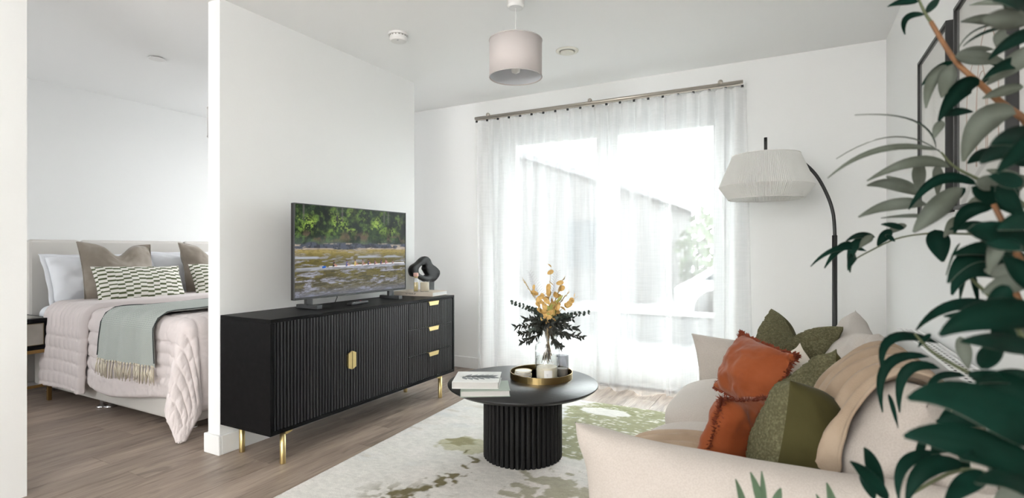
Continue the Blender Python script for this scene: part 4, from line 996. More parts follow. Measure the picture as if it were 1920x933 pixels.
# ------------------------------------------------------------------ pendant lamps
def pendant(label, x, y, r, zt, zb, col):
    p = root('pendant_lamp', label, 'ceiling lamp', (x, y, HC))
    mk('ceiling_rose', G().lathe([(.0, HC-.0005), (.046, HC-.0005), (.046, HC-.045), (.040, HC-.058), (.0, HC-.058)], (x, y, 0), 32).g, WPLASTIC, p, smooth=False, bevel=.003)
    mk('cord', G().tube([(x, y, HC-.057), (x, y, zt-.05)], .003, 8).g, WPLASTIC, p, smooth=True)
    s = mk('lamp_shade', G().lathe([(r, zt), (r, zb), (r-.002, zb), (r-.002, zt)], (x, y, 0), 72, closed=True).g, fabric_translucent('drum_shade_'+str(len(p.name)), col, .22, (300, .1, 2, I3)), p, smooth=False)
    for pz in s.data.polygons: pz.use_smooth = True
    s.data.polygons.foreach_set('use_smooth', [abs(q.normal.z) < .5 for q in s.data.polygons])
    g = G()
    for z in (zt, zb): mk('shade_rim', G().tube([(x+(r+.0005)*math.cos(2*PI*i/64), y+(r+.0005)*math.sin(2*PI*i/64), z) for i in range(65)], .0026, 6).g, M('shade_edge', (.62, .58, .56), .8), p, smooth=True)
    mk('shade_lining', G().lathe([(r-.0032, zb+.003), (r-.0032, zt-.003), (r-.0040, zt-.003), (r-.0040, zb+.003)], (x, y, 0), 72, closed=True).g, fabric_translucent('white_lining', (.90, .92, .96), .25), p, smooth=True)  # added lining, its blue-white colour paints in daylight inside the shade
    g = G()
    for k in range(3): a_ = 2*PI*k/3+.3; g.tube([(x, y, zt-.04), (x+r*math.cos(a_), y+r*math.sin(a_), zt-.004)], .0018, 6)
    mk('shade_carrier', g.g, WPLASTIC, p)
    mk('lamp_holder', G().lathe([(.0, zt-.03), (.016, zt-.03), (.018, zt-.10), (.0, zt-.10)], (x, y, 0), 16).g, WPLASTIC, p)
    mk('bulb', G().lathe([(.012, zt-.10), (.027, zt-.135), (.022, zt-.165), (.0, zt-.175)], (x, y, 0), 16).g, bpy.data.materials['bulb_glass'], p, smooth=True)
    return p
pendant('blush white drum pendant lamp hanging above the coffee table', -1.305, 2.47, .139, 2.190, 1.998, (.82, .755, .735))
pendant('white drum pendant lamp hanging in the bedroom, half hidden by the partition', -3.86, 2.56, .145, 2.16, 1.945, (.74, .72, .70))
# ------------------------------------------------------------------ ceiling fittings
sd = root('smoke_detector', 'round white smoke detector on the living room ceiling', 'smoke detector', (-2.165, 2.545, HC))
mk('mounting_plate', G().lathe([(.0, HC-.0005), (.062, HC-.0005), (.062, HC-.014), (.0, HC-.014)], (-2.165, 2.545, 0), 40).g, WPLASTIC, sd)
mk('detector_body', G().lathe([(.052, HC-.0135), (.052, HC-.020), (.055, HC-.022), (.055, HC-.036), (.047, HC-.047), (.0, HC-.050)], (-2.165, 2.545, 0), 40).g, WPLASTIC, sd, smooth=False)
g = G()
for k in range(16):
    a_ = 2*PI*k/16; cx, cy = -2.165+.0525*math.cos(a_), 2.545+.0525*math.sin(a_)
    g.box(cx-.0012, cx+.0012, cy-.004, cy+.004, HC-.0215, HC-.0145, rot=Matrix.Rotation(a_, 3, 'Z'))
mk('vent_slot', g.g, M('slot_grey', (.30, .29, .27), .8), sd, kind='stuff')
mk('test_button', G().cyl((-2.150, 2.520, 0), .006, HC-.0512, HC-.047, 14).g, M('button_grey', (.55, .55, .56), .5), sd)
vt = root('ceiling_vent', 'round cream extractor vent set in the ceiling near the curtains', 'vent', (-1.35, 3.295, HC))
mk('ring', G().lathe([(.052, HC-.0005), (.076, HC-.0005), (.074, HC-.007), (.060, HC-.012), (.052, HC-.006)], (-1.35, 3.295, 0), 48, closed=True).g, M('vent_cream', (.80, .78, .70), .45), vt, smooth=True)
mk('valve_disc', G().lathe([(.0, HC-.020), (.040, HC-.020), (.046, HC-.015), (.046, HC-.010), (.0, HC-.008)], (-1.35, 3.295, 0), 40).g, bpy.data.materials['vent_cream'], vt, smooth=False)
mk('valve_throat', G().lathe([(.0, HC-.003), (.053, HC-.003), (.053, HC-.0005), (.0, HC-.0005)], (-1.35, 3.295, 0), 40).g, M('throat_grey', (.34, .33, .29), .8), vt)
sp = root('sprinkler_cover', 'small round white cover plate on the bedroom ceiling', 'cover plate', (-3.92, 2.07, HC))
mk('cover_plate', G().lathe([(.0, HC-.010), (.050, HC-.010), (.052, HC-.007), (.0, HC-.007)], (-3.92, 2.07, 0), 40).g, WPLASTIC, sp)
mk('shadow_gap', G().lathe([(.0, HC-.0068), (.040, HC-.0068), (.040, HC-.0005), (.0, HC-.0005)], (-3.92, 2.07, 0), 32).g, M('gap_dark', (.10, .07, .06), .8), sp)
# ------------------------------------------------------------------ pictures on the right wall
PAPER = M('art_paper', (.76, .75, .72), .8, bump=(200, .1, 2, I3)); LINE1 = M('art_line_white', (.80, .80, .77), .8); LINE2 = M('art_line_blush', (.52, .40, .34), .8)
PGL = thin_glass('picture_glass', (.98, .98, .98), boost=.4)
def picture(y0, y1, z0, z1, label, kind):
    p = root('framed_print', label, 'picture', (XR, (y0+y1)/2, z0), group='framed prints on the right wall')
    xf = XR-.027; w_ = .012
    mk('frame', G().box(xf, XR-.0005, y0, y0+w_, z0, z1).box(xf, XR-.0005, y1-w_, y1, z0, z1).box(xf, XR-.0005, y0+w_, y1-w_, z0, z0+w_).box(xf, XR-.0005, y0+w_, y1-w_, z1-w_, z1).g, BLACKMETAL, p, bevel=.001)
    mk('print', B(XR-.012, XR-.006, y0+w_, y1-w_, z0+w_, z1-w_), PAPER, p)
    g = G(); cy, cz = (y0+y1)/2, (z0+z1)/2; xl = XR-.0125
    if kind == 1:
        for k in range(13):
            r_ = .05+.011*k; g.tube([(xl, cy+r_*math.cos(PI*i/20), cz+.02+r_*1.2*math.sin(PI*i/20)) for i in range(21)] , .0016, 4)
            for s in (-1, 1): g.tube([(xl, cy+s*r_, cz+.02), (xl, cy+s*r_, z0+.10)], .0016, 4)
        mk('line_drawing', g.g, LINE1, p)
    else:
        for (oy, r_, zt_) in ((-.05, .10, .22), (.06, .10, .16), (.0, .055, .10)):
            g.tube([(xl, cy+oy+r_*math.cos(PI*i/24), z0+.30+zt_*math.sin(PI*i/24)) for i in range(25)], .0018, 4)
            for s in (-1, 1): g.tube([(xl, cy+oy+s*r_, z0+.30), (xl, cy+oy+s*r_, z0+.12)], .0018, 4)
        mk('line_drawing', g.g, LINE2, p)
    mk('glazing', B(xf+.004, xf+.006, y0+w_, y1-w_, z0+w_, z1-w_), PGL, p)
picture(2.437, 2.945, 1.225, 1.92, 'black framed print with fine white arched lines, the farther of two', 1)
picture(1.812, 2.333, 1.225, 1.92, 'black framed print with blush arched lines, the nearer one behind the plant', 2)
# ------------------------------------------------------------------ radiator
rd = root('radiator', 'white wall radiator with slotted top grille behind the sofa', 'radiator', (.45, 2.0, .12))
RA0, RA1, RY0, RY1, RZT = .405, .490, 1.05, 2.96, .728
mk('panel', G().box(RA0, RA0+.008, RY0, RY1, .13, RZT).box(RA1-.008, RA1, RY0, RY1, .13, RZT).box(RA0, RA1, RY1-.004, RY1, .13, RZT).box(RA0, RA1, RY0, RY0+.004, .13, RZT).g, TRIM, rd, bevel=.002)
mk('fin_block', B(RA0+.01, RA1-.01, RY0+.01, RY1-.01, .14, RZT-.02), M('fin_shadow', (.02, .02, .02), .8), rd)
g = G()
for i in range(5): x_ = RA0+.008+(RA1-RA0-.016)*i/4; g.box(x_-.0035, x_+.0035, RY0+.004, RY1-.004, RZT-.0035, RZT-.0005)
nb = 50
for i in range(nb+1): y_ = RY0+.004+(RY1-RY0-.008)*i/nb; g.box(RA0+.006, RA1-.006, y_-.0042, y_+.0042, RZT-.0033, RZT-.0006)
mk('grille', g.g, TRIM, rd, kind='stuff')
for z_ in (.25, .6): mk('wall_bracket', B(RA1, XR, 2.6, 2.64, z_, z_+.05), TRIM, rd)

# ------------------------------------------------------------------ olive tree in the foreground
ol = root('olive_tree', 'tall artificial olive tree with dark green leaves in the near right foreground', 'plant', (.34, .52, 0))
LT = M('leaf_dark_top', (.002, .016, .010), .6, spec=.08, var=(14, (.004, .028, .019), I3, .4, .7)); LU = M('leaf_pale_underside', (.105, .118, .092), .7, spec=.2, var=(14, (.165, .185, .155), I3, .4, .7)); LL = M('leaf_young_green', (.075, .12, .07), .6, spec=.25)
LM = M('leaf_midrib', (.16, .17, .08), .6)
BARK = M('tan_bark', (.25, .115, .045), .7, bump=(30, .4, 4, (1, 1, .3)), var=(16, (.13, .055, .02), I3, .4, .65)); TWIG = M('green_twig', (.085, .10, .045), .6)
def W(px, py, d):
    u_ = d*(px-960)/990; return Vector((-.4733*d+.8809*u_, .8809*d+.4733*u_, CAMH-d*(py-466)/990))
FWD = Vector((-.4733, .8809, 0))
mk('pot', G().lathe([(.0, .0), (.13, .0), (.16, .02), (.185, .33), (.18, .34), (.17, .335), (.165, .29), (.0, .29)], (.305, .52, 0), 40).g, M('stone_pot', (.45, .43, .40), .8), ol, smooth=False)
mk('soil', G().cyl((.305, .52, 0), .164, .286, .30, 32).g, M('soil', (.03, .022, .016), .95), ol)
J1, J2, J3, J4 = Vector((.345, .55, .80)), Vector((.36, .60, 1.02)), Vector((.37, .64, 1.14)), Vector((.375, .68, 1.30))
def br(pts, r0, r1, mat=None):
    pts = [Vector(p) for p in pts]; out = []
    for i in range(len(pts)-1):
        a0, a1, a2, a3 = pts[max(0, i-1)], pts[i], pts[i+1], pts[min(len(pts)-1, i+2)]
        for k in range(5):
            f = k/5; out.append(.5*((2*a1)+(-a0+a2)*f+(2*a0-5*a1+4*a2-a3)*f*f+(-a0+3*a1-3*a2+a3)*f**3))
    out.append(pts[-1]); n = len(out)
    mk('branch', G().tube(out, [r0+(r1-r0)*i/(n-1) for i in range(n)], 10).g, mat or BARK, ol, smooth=True)
mk('trunk', G().tube([(.34, .52, .28), (.335, .53, .55), J1, J2, J3, J4, (.39, .74, 1.5)], [.019, .017, .015, .013, .011, .009, .006], 12).g, BARK, ol, smooth=True)
br([J4, W(1975, 262, .80), W(1920, 222, .82), W(1880, 194, .83), W(1838, 157, .84), W(1790, 112, .86), W(1745, 40, .88)], .0068, .0032)
br([W(1745, 40, .88), W(1735, 25, .885), W(1722, -4, .89), W(1712, -40, .89)], .0028, .0014, TWIG)
br([J3, W(1985, 500, .66), W(1925, 505, .66), W(1895, 445, .66), W(1863, 382, .67)], .006, .0030)
br([J2, W(1990, 640, .62), W(1910, 560, .64), W(1905, 500, .66)], .005, .003)
br([W(1895, 445, .66), W(1850, 440, .78), W(1790, 437, .88), W(1740, 437, .93), W(1680, 447, .97), W(1625, 473, 1.0), W(1600, 487, 1.01)], .0022, .0012, TWIG)
br([J3, W(1985, 400, .70), W(1900, 370, .76), W(1840, 338, .82), W(1790, 312, .86), W(1765, 285, .88)], .004, .0016, TWIG)
br([J2, W(1990, 720, .56), W(1900, 600, .66), W(1830, 530, .72), W(1800, 500, .74)], .004, .0016, TWIG)
br([J1, W(1990, 800, .55), W(1900, 740, .62), W(1820, 700, .68), W(1750, 660, .74), W(1715, 625, .78)], .004, .0016, TWIG)
br([J1, W(1985, 930, .5), W(1900, 905, .55), W(1800, 880, .66), W(1700, 930, .72)], .004, .0018, TWIG)
br([J1, W(1880, 1010, .6), W(1700, 1010, .72), W(1560, 1000, .8), W(1440, 985, .86)], .004, .0014, TWIG)
rl_ = random.Random(5); NLEAF = 0
def leaf(b, t, w, d, under=False, mid=None, roll=0., young=False, dd=None):
    """leaf from base px b to tip px t at distance d, width w px"""
    global NLEAF
    dt = d + (dd if dd is not None else rl_.uniform(-.05, .05)); P0 = W(b[0], b[1], d); P2 = W(t[0], t[1], dt)
    if mid: P1 = W(mid[0], mid[1], (d+dt)/2)
    else: P1 = (P0+P2)/2 + Vector((0, 0, .10*(P2-P0).length*rl_.uniform(.2, 1)))
    C1 = P1*2 - (P0+P2)/2
    wm = w*((d+dt)/2)/990; n = 12; ra = roll + rl_.uniform(-.35, .35)
    view = (P1 - Vector((0, 0, CAMH))).normalized()
    V = []; F_ = []; Mi = []
    for i in range(n+1):
        s = i/n; p = P0*(1-s)**2 + C1*2*s*(1-s) + P2*s*s; T = (P0*(-2*(1-s)) + C1*(2-4*s) + P2*2*s).normalized()
        sd_ = T.cross(view).normalized(); nn = sd_.cross(T).normalized()
        q = Quaternion(T, ra + .35*s); sd2 = q @ sd_; nn2 = q @ nn
        if nn2.dot(view) > 0: nn2 = -nn2
        if under: nn2 = -nn2          # upper surface turned away
        prof_ = math.sin(PI*min(1, (s*.94+.03)**.82))**.85 * (.10 if s < .02 else 1)
        hw = wm/2*prof_
        up = nn2*(hw*.22)
        for lay, off in ((0, .0006), (1, -.0006)):
            V += [p - sd2*hw + up + nn2*off, p + nn2*off, p + sd2*hw + up + nn2*off]
    for i in range(n):
        for lay in (0, 1):
            o_ = i*6+lay*3
            for j in range(2):
                f = (o_+j, o_+j+1, o_+6+j+1, o_+6+j); F_.append(f if lay == 0 else f[::-1]); Mi.append(lay)
        for (a1_, b1_) in ((i*6, i*6+3), (i*6+2, i*6+5)): F_.append((a1_, b1_, b1_+6, a1_+6)); Mi.append(1)
    V = [Vector((min(p.x, .492), p.y, p.z)) for p in V]
    lf = mk('leaf', (V, F_, Mi), [LL if young else LT, LL if young else LU], ol, smooth=True)
    NLEAF += 1
    return lf
for a_ in [
 # upper sprig
 ((1722, 3), (1664, 12), 13, .89, False), ((1735, 27), (1697, 64), 12, .885, False, (1700, 34)), ((1736, 25), (1762, -4), 14, .885, False),
 ((1912, 6), (1818, 9), 12, .80, True), ((1905, 50), (1803, 40), 20, .82, True), ((1912, 50), (1796, 92), 7, .82, False, (1840, 52), 1.0), ((1905, 48), (1806, 86), 8, .84, False, (1850, 60), .9), ((1885, 58), (1868, 86), 22, .82, True),
 ((1960, 60), (1853, 112), 26, .76, False), ((1791, 106), (1885, 116), 26, .84, True), ((1793, 104), (1862, 92), 16, .85, True), ((1796, 112), (1890, 132), 16, .85, False), ((1955, 85), (1850, 158), 36, .74, True), ((1940, 120), (1842, 150), 24, .78, False),
 ((1787, 114), (1728, 160), 15, .86, False), ((1776, 122), (1736, 202), 20, .87, True, (1748, 150)), ((1786, 120), (1766, 182), 27, .86, True), ((1836, 158), (1760, 226), 34, .82, False, (1800, 168)), ((1762, 217), (1824, 209), 15, .84, False), ((1920, 162), (1842, 184), 20, .78, True), ((1838, 160), (1860, 138), 9, .84, False),
 ((1905, 213), (1806, 302), 46, .74, True, (1845, 228)), ((1880, 205), (1838, 236), 8, .82, False, (1850, 212), 1.0), ((1960, 250), (1840, 306), 46, .68, False, (1890, 278)), ((1860, 285), (1814, 306), 22, .80, False), ((1765, 225), (1752, 258), 18, .84, True),
 # mid sprig
 ((1755, 276), (1603, 215), 8, .90, False, (1712, 226), 1.0), ((1776, 296), (1568, 297), 6, .90, False, (1680, 256), 1.0), ((1762, 281), (1552, 333), 13, .91, True, (1650, 279), .5), ((1780, 313), (1626, 338), 22, .88, True, (1714, 302)),
 ((1725, 364), (1626, 347), 23, .93, True), ((1722, 360), (1662, 330), 22, .94, True), ((1724, 356), (1723, 296), 22, .95, True), ((1758, 310), (1757, 366), 18, .94, True), ((1832, 346), (1704, 392), 20, .84, False, (1762, 336)), ((1805, 352), (1713, 434), 38, .82, True), ((1738, 382), (1610, 406), 25, .90, True), ((1748, 404), (1652, 408), 11, .92, True, None, .5), ((1810, 352), (1762, 396), 18, .86, False),
 # trailing sprig
 ((1625, 470), (1520, 499), 11, .99, False, (1570, 466)), ((1608, 468), (1546, 502), 15, 1.0, False, (1580, 462)), ((1604, 478), (1590, 506), 14, 1.0, False), ((1632, 452), (1594, 510), 18, .99, False, (1602, 462)), ((1640, 444), (1586, 452), 13, 1.0, False), ((1672, 430), (1645, 460), 18, .97, False), ((1695, 428), (1652, 420), 12, .96, False), ((1636, 440), (1612, 464), 16, .98, True), ((1700, 422), (1660, 440), 14, .96, True), ((1660, 440), (1678, 452), 9, .97, False), ((1752, 430), (1768, 490), 36, .90, False),
 # right hand cluster
 ((1822, 350), (1905, 402), 36, .70, False), ((1830, 345), (1895, 350), 30, .68, True), ((1870, 352), (1920, 400), 34, .66, False), ((1862, 390), (1790, 436), 26, .72, False, (1815, 396)), ((1800, 408), (1770, 444), 22, .84, True), ((1812, 432), (1960, 480), 46, .60, False), ((1850, 420), (1780, 430), 16, .78, False), ((1840, 450), (1920, 445), 40, .62, False), ((1930, 350), (1850, 318), 22, .72, True), ((1925, 330), (1880, 385), 24, .72, True), ((1950, 410), (1870, 430), 38, .58, False), ((1815, 385), (1880, 372), 20, .76, True),
 ((1905, 470), (1785, 478), 30, .66, False), ((1900, 495), (1778, 530), 38, .68, False, (1830, 478)), ((1880, 520), (1785, 552), 34, .70, False, (1820, 505)), ((1930, 530), (1845, 506), 40, .64, True), ((1935, 520), (1842, 548), 38, .62, True), ((1812, 500), (1800, 562), 12, .74, False, None, .5), ((1820, 505), (1835, 572), 10, .74, False), ((1860, 530), (1888, 552), 26, .66, True), ((1800, 455), (1774, 515), 8, .78, False, None, .9), ((1960, 555), (1880, 480), 40, .56, False), ((1900, 510), (1960, 540), 50, .6, True),
 # lower sprays
 ((1880, 578), (1718, 618), 22, .74, False, (1790, 572)), ((1980, 600), (1762, 628), 60, .52, False, (1860, 588)), ((1900, 600), (1770, 592), 24, .66, False), ((1950, 660), (1800, 640), 36, .56, False), ((1760, 642), (1656, 700), 18, .80, False, (1672, 634)), ((1742, 668), (1655, 772), 18, .80, False, (1664, 684)), ((1762, 690), (1687, 772), 20, .78, False, (1700, 696)), ((1810, 704), (1738, 738), 14, .76, False, (1762, 706)), ((1666, 738), (1684, 802), 8, .82, False), ((1745, 625), (1722, 650), 10, .78, False), ((1800, 630), (1815, 690), 24, .72, True), ((1840, 690), (1880, 640), 34, .62, False),
 ((1990, 850), (1703, 748), 84, .50, False, (1830, 760)), ((1970, 890), (1695, 818), 64, .50, False, (1810, 828)), ((1960, 770), (1815, 700), 56, .54, False), ((1960, 720), (1830, 718), 30, .58, False), ((1930, 800), (1755, 790), 40, .62, False), ((1900, 860), (1770, 835), 44, .60, False), ((1950, 900), (1800, 860), 50, .54, False), ((1960, 930), (1830, 905), 50, .52, False),
 ((1665, 936), (1594, 864), 26, .74, False), ((1652, 928), (1620, 838), 26, .75, False), ((1640, 936), (1612, 892), 18, .76, False), ((1765, 852), (1686, 938), 24, .70, False, (1700, 868)), ((1810, 872), (1700, 942), 32, .66, False, (1738, 878)), ((1850, 890), (1770, 950), 36, .60, False), ((1900, 920), (1850, 860), 30, .6, True), ((1840, 830), (1745, 850), 20, .68, False), ((1720, 870), (1735, 815), 14, .72, False), ((1790, 800), (1820, 900), 20, .66, False), ((1780, 760), (1745, 860), 16, .70, False)]:
    leaf(*a_)
for (b, t, w_) in [((1404, 985), (1379, 897), 15), ((1440, 985), (1407, 884), 17), ((1434, 975), (1428, 882), 11), ((1448, 965), (1464, 914), 17), ((1572, 990), (1550, 904), 18), ((1560, 995), (1530, 925), 12)]:
    leaf(b, t, w_, .86, young=True, dd=.01)
# fuller crown reaching to the right of the frame
for i in range(46):
    b = (rl_.uniform(1880, 2080), rl_.uniform(-40, 960)); an = rl_.uniform(PI*.75, PI*1.3); L_ = rl_.uniform(80, 150)
    d_ = .5+.32*rl_.random()
    t = (b[0]+L_*math.cos(an)*.8, b[1]-L_*math.sin(an))
    if t[0] < 1840: t = (1840+rl_.random()*30, t[1])
    if 50 < t[1] < 200 and t[0] < 1900: continue
    leaf(b, t, rl_.uniform(24, 46), d_, under=rl_.random() < .3)
# ------------------------------------------------------------------ bedroom: bed
BX0, BX1, BY0, BY1 = -5.14, -3.14, 1.83, 3.31
HEADB = M('ivory_headboard', (.68, .65, .61), .85, bump=(300, .1, 2, I3)); BASEF = M('ivory_bed_base', (.60, .57, .53), .85, bump=(300, .12, 2, I3))
WCOT = M('white_cotton', (.84, .85, .88), .85, bump=(12, .10, 4, I3)); BLUSH = M('blush_coverlet', (.68, .61, .595), .8, bump=(160, .12, 3, I3), sheen=.2)
bed = root('bed', 'ivory upholstered double bed with panelled headboard in the bedroom', 'bed', (-4.15, 2.57, 0))
mk('bed_base', B(BX0, BX1, BY0, BY1, .06, .34), BASEF, bed, bevel=.015)
mk('mattress', blob((-4.14, 2.57, .49), (1.99, 1.47, .28), 12, 16), WCOT, bed, smooth=True)
hb_ = mk('headboard', B(XB+.012, BX0-.06, 1.795, 3.345, .06, 1.155), HEADB, bed, bevel=.01)
for (y0, y1) in ((1.795, 2.136), (2.136, 2.962), (2.962, 3.345)):
    mk('panel', B(BX0-.062, BX0-.004, y0+.003, y1-.003, .3, 1.163), HEADB, hb_, bevel=.022)
for (gx, gy) in ((-4.22, 1.87), (-4.17, 1.90), (-5.05, 1.90), (-3.25, 1.92), (-4.2, 3.2), (-3.25, 3.2)):
    mk('glide', G().lathe([(.0, .0), (.030, .0), (.032, .006), (.024, .016), (.010, .020), (.010, .06)], (gx, gy, 0), 24).g, CHROME, bed, smooth=True)
# drape map: bed top flows over the near side (towards -Y) and the foot (+X)
TOPZ = .655; XE, YE = -3.135, 1.815; RC_ = .06
def drape(a, b, off=0., flare=.26):
    """a: distance along X from the head (x=-5.0); b: distance towards -Y from y=3.28"""
    A = XE-RC_-(-5.0); Bm = 3.28-(YE+RC_)
    ea, eb = np.maximum(a-A, 0), np.maximum(b-Bm, 0)
    r = np.hypot(ea, eb) ; th = np.arctan2(ea, np.maximum(eb, 1e-9))
    arc_ = RC_*PI/2
    ang = np.minimum(r/RC_, PI/2); hang = np.maximum(r-arc_, 0)
    corner = np.sin(2*th)*np.minimum(hang/.2, 1)
    outw = (RC_+off)*np.sin(ang) + hang*(.035+flare*np.abs(corner)); z = TOPZ + off*np.cos(ang) - RC_*(1-np.cos(ang)) - hang*(1-.02*corner)
    ux, uy = np.where(r > 1e-9, ea/np.maximum(r, 1e-9), 0), np.where(r > 1e-9, eb/np.maximum(r, 1e-9), 0)
    x = -5.0 + np.minimum(a, A) + outw*ux; y = 3.28 - np.minimum(b, Bm) - outw*uy
    nrm = np.stack([np.sin(ang)*ux, -np.sin(ang)*uy, np.cos(ang)], -1)
    # the loose corner buckles into a fold
    bk_ = np.sin(th*4.0+.9)*.030*np.minimum(hang/.25, 1)*np.sin(2*th)
    P = np.stack([x, y, z], -1); tx = np.stack([uy, ux, 0*ux], -1)
    P = P + nrm*bk_[..., None]
    P[..., 2] = np.maximum(P[..., 2], .012+off*.2)
    return P, nrm, hang
def ripple(x, y, s): return (fbm(x*3, y*3, s, 3)-.5)
A_all = XE-RC_+5.0
na, nb2 = 230, 230
av = np.linspace(.30, A_all+.06+.50, na); bv = np.linspace(.02, 3.28-(YE+RC_)+.06+.45, nb2)
a2, b2g = np.meshgrid(av, bv, indexing='ij')
P, Nn, hang = drape(a2, b2g, .012)
edgeb = bv.max()-b2g; edgea = av.max()-a2; eb_ = np.minimum(edgeb, edgea)
q1 = np.abs(np.sin(PI*(b2g+.012*ripple(a2*2, b2g*2, 3))/.078))**.38
cellw = .105; row = np.floor(b2g/.078); q2 = np.abs(np.sin(PI*(a2+row*.037*3.1+.02*ripple(a2, b2g*4, 5))/cellw))**.4
quilt = np.where(eb_ > .095, q1*(.55+.45*q2), .9*np.minimum(1, eb_/.012))
dsp = .016*quilt + .012*ripple(a2*2, b2g*2, 7) + .009*ripple(a2*13, b2g*7, 9) + .005*ripple(a2*30, b2g*14, 19)
hs_ = np.minimum(hang/.3, 1)
P = P + Nn*(dsp*1.0)[..., None] + np.stack([0*a2, -.022*hs_*np.sin(a2*6.3+1.0)*(a2 < A_all), 0*a2], -1)
P[..., 2] = np.maximum(P[..., 2], .008)
P[..., 2] += .03*hs_*np.sin(a2*4.0+.3)*(a2 < A_all-.05)
cov = mk('coverlet', G().grid(P).g, BLUSH, smooth=True, org=(-4.1, 2.5, .66), solid=.008)
tag(cov, 'blush quilted coverlet spread over the bed with a corner touching the floor', 'bedspread')
av = np.linspace(.20, .80, 80); bv = np.linspace(.02, 3.28-(YE+RC_)+.06+.51, 230); a2, b2g = np.meshgrid(av, bv, indexing='ij')
P, Nn, hang = drape(a2, b2g, .034)
q1 = np.abs(np.sin(PI*(a2)/.062))**.5; q3 = np.abs(np.sin(PI*b2g/.085+.6*ripple(a2*3, b2g*3, 2)))**.35
lip = np.clip((a2-.70)/.10, 0, 1)
dsp = np.where(hang > .05, .018*(.6*q3+.4*q1), .018*q1) + .012*np.sin(PI*lip)*(lip > 0)
dsp = dsp - .022*np.maximum(lip-.75, 0)*4
P = P + Nn*dsp[..., None] + np.stack([0*a2, -.012*np.minimum(hang/.3, 1)*np.sin(a2*9), 0*a2], -1)
fd = mk('folded_edge', G().grid(P).g, BLUSH, cov, smooth=True, solid=.008)
# white sheet hanging at the head end
av = np.linspace(.0, .26, 30); bv = np.linspace(.02, 3.28-(YE+RC_)+.06+.30, 120); a2, b2g = np.meshgrid(av, bv, indexing='ij')
P, Nn, hang = drape(a2, b2g, .004); P = P + Nn*(.008*ripple(a2*5, b2g*5, 31))[..., None] + np.stack([0*a2, -.02*np.minimum(hang/.2, 1)*np.sin(a2*30), 0*a2], -1)
sh = mk('bed_sheet', G().grid(P).g, WCOT, smooth=True, org=(-4.9, 2.5, .65), solid=.003); tag(sh, 'white sheet showing at the head of the bed below the pillows', 'sheet')
# throw blanket with tassels
def throw_mat():
    m = M('sage_herringbone', (.30, .355, .345), .95, sheen=.1); nt = m.node_tree; b = nt.nodes['Principled BSDF']; N = nt.nodes.new; L = nt.links.new
    a = N('ShaderNodeAttribute'); a.attribute_name = 'weave'; sp_ = N('ShaderNodeSeparateColor'); L(a.outputs['Color'], sp_.inputs[0])
    def math_(op, x, y=None):
        n = N('ShaderNodeMath'); n.operation = op
        for k, q in enumerate((x, y)):
            if q is None: continue
            if isinstance(q, (int, float)): n.inputs[k].default_value = q
            else: L(q, n.inputs[k])
        return n.outputs[0]
    zig = math_('PINGPONG', math_('MULTIPLY', sp_.outputs[0], 70.0), .5)
    st = math_('PINGPONG', math_('ADD', math_('MULTIPLY', sp_.outputs[1], 150.0), math_('MULTIPLY', zig, 1.6)), .5)
    k = N('ShaderNodeMapRange'); k.inputs['From Min'].default_value = .12; k.inputs['From Max'].default_value = .38; L(st, k.inputs['Value'])
    mx = N('ShaderNodeMix'); mx.data_type = 'RGBA'; mx.inputs[6].default_value = (.275, .31, .285, 1); mx.inputs[7].default_value = (.56, .585, .545, 1); L(k.outputs[0], mx.inputs[0]); L(mx.outputs[2], b.inputs['Base Color'])
    return m
TA0, TA1 = 1.015, 1.62; Bm = 3.28-(YE+RC_); bend = Bm+.094-.03+.245
av = np.linspace(TA0, TA1, 80); bv = np.linspace(.05, bend, 200); a2, b2g = np.meshgrid(av, bv, indexing='ij')
a3 = a2 + .10*(Bm-np.minimum(b2g, Bm))*.55
P, Nn, hang = drape(a3, b2g, .052)
P = P + Nn*(.006*np.sin(a2*36+2*np.sin(b2g*3)) + .006*ripple(a2*3, b2g*3, 41))[..., None] + np.stack([0*a2, -.022*np.minimum(hang/.3, 1)*np.sin(a3*6.3+1.0), 0*a2], -1)
tb = mk('bed_throw', G().grid(P).g, throw_mat(), smooth=True, org=(-3.7, 2.3, .68), solid=.005)
paint(tb, np.stack([a2.ravel(), b2g.ravel(), 0*a2.ravel()], -1), 'weave'); tag(tb, 'sage herringbone throw with cream tassels across the foot of the bed', 'blanket')
TAS = M('cream_tassel', (.72, .65, .53), .95); DKE = M('dark_selvedge', (.05, .06, .06), .9); rt = random.Random(9)
for i in (0, 79):
    pts_ = [tuple(P[i, j]+Nn[i, j]*.004) for j in range(0, 200, 4)]
    mk('selvedge', G().tube(pts_, .0035, 5).g, DKE if i else DKE, tb, smooth=True)
NT = 24
for k in range(NT):
    i = int(79*(k+.5)/NT); p = Vector(P[i, -1]) + Vector((0, -.004, .004)); g = G()
    g.lathe([(.0, .006), (.0055, .003), (.006, -.004), (.003, -.010)], tuple(p), 8)
    for s in range(5):
        o_ = Vector((rt.gauss(0, .004), rt.gauss(0, .003), 0)); l_ = rt.uniform(.085, .115)
        g.tube([p+Vector((0, 0, -.006)), p+o_*1.2+Vector((rt.gauss(0, .003), -.004, -l_*.5)), p+o_*2+Vector((rt.gauss(0, .006), -.002, -l_))], [.0028, .0030, .0016], 5)
    mk('tassel', g.g, TAS, tb, smooth=True)
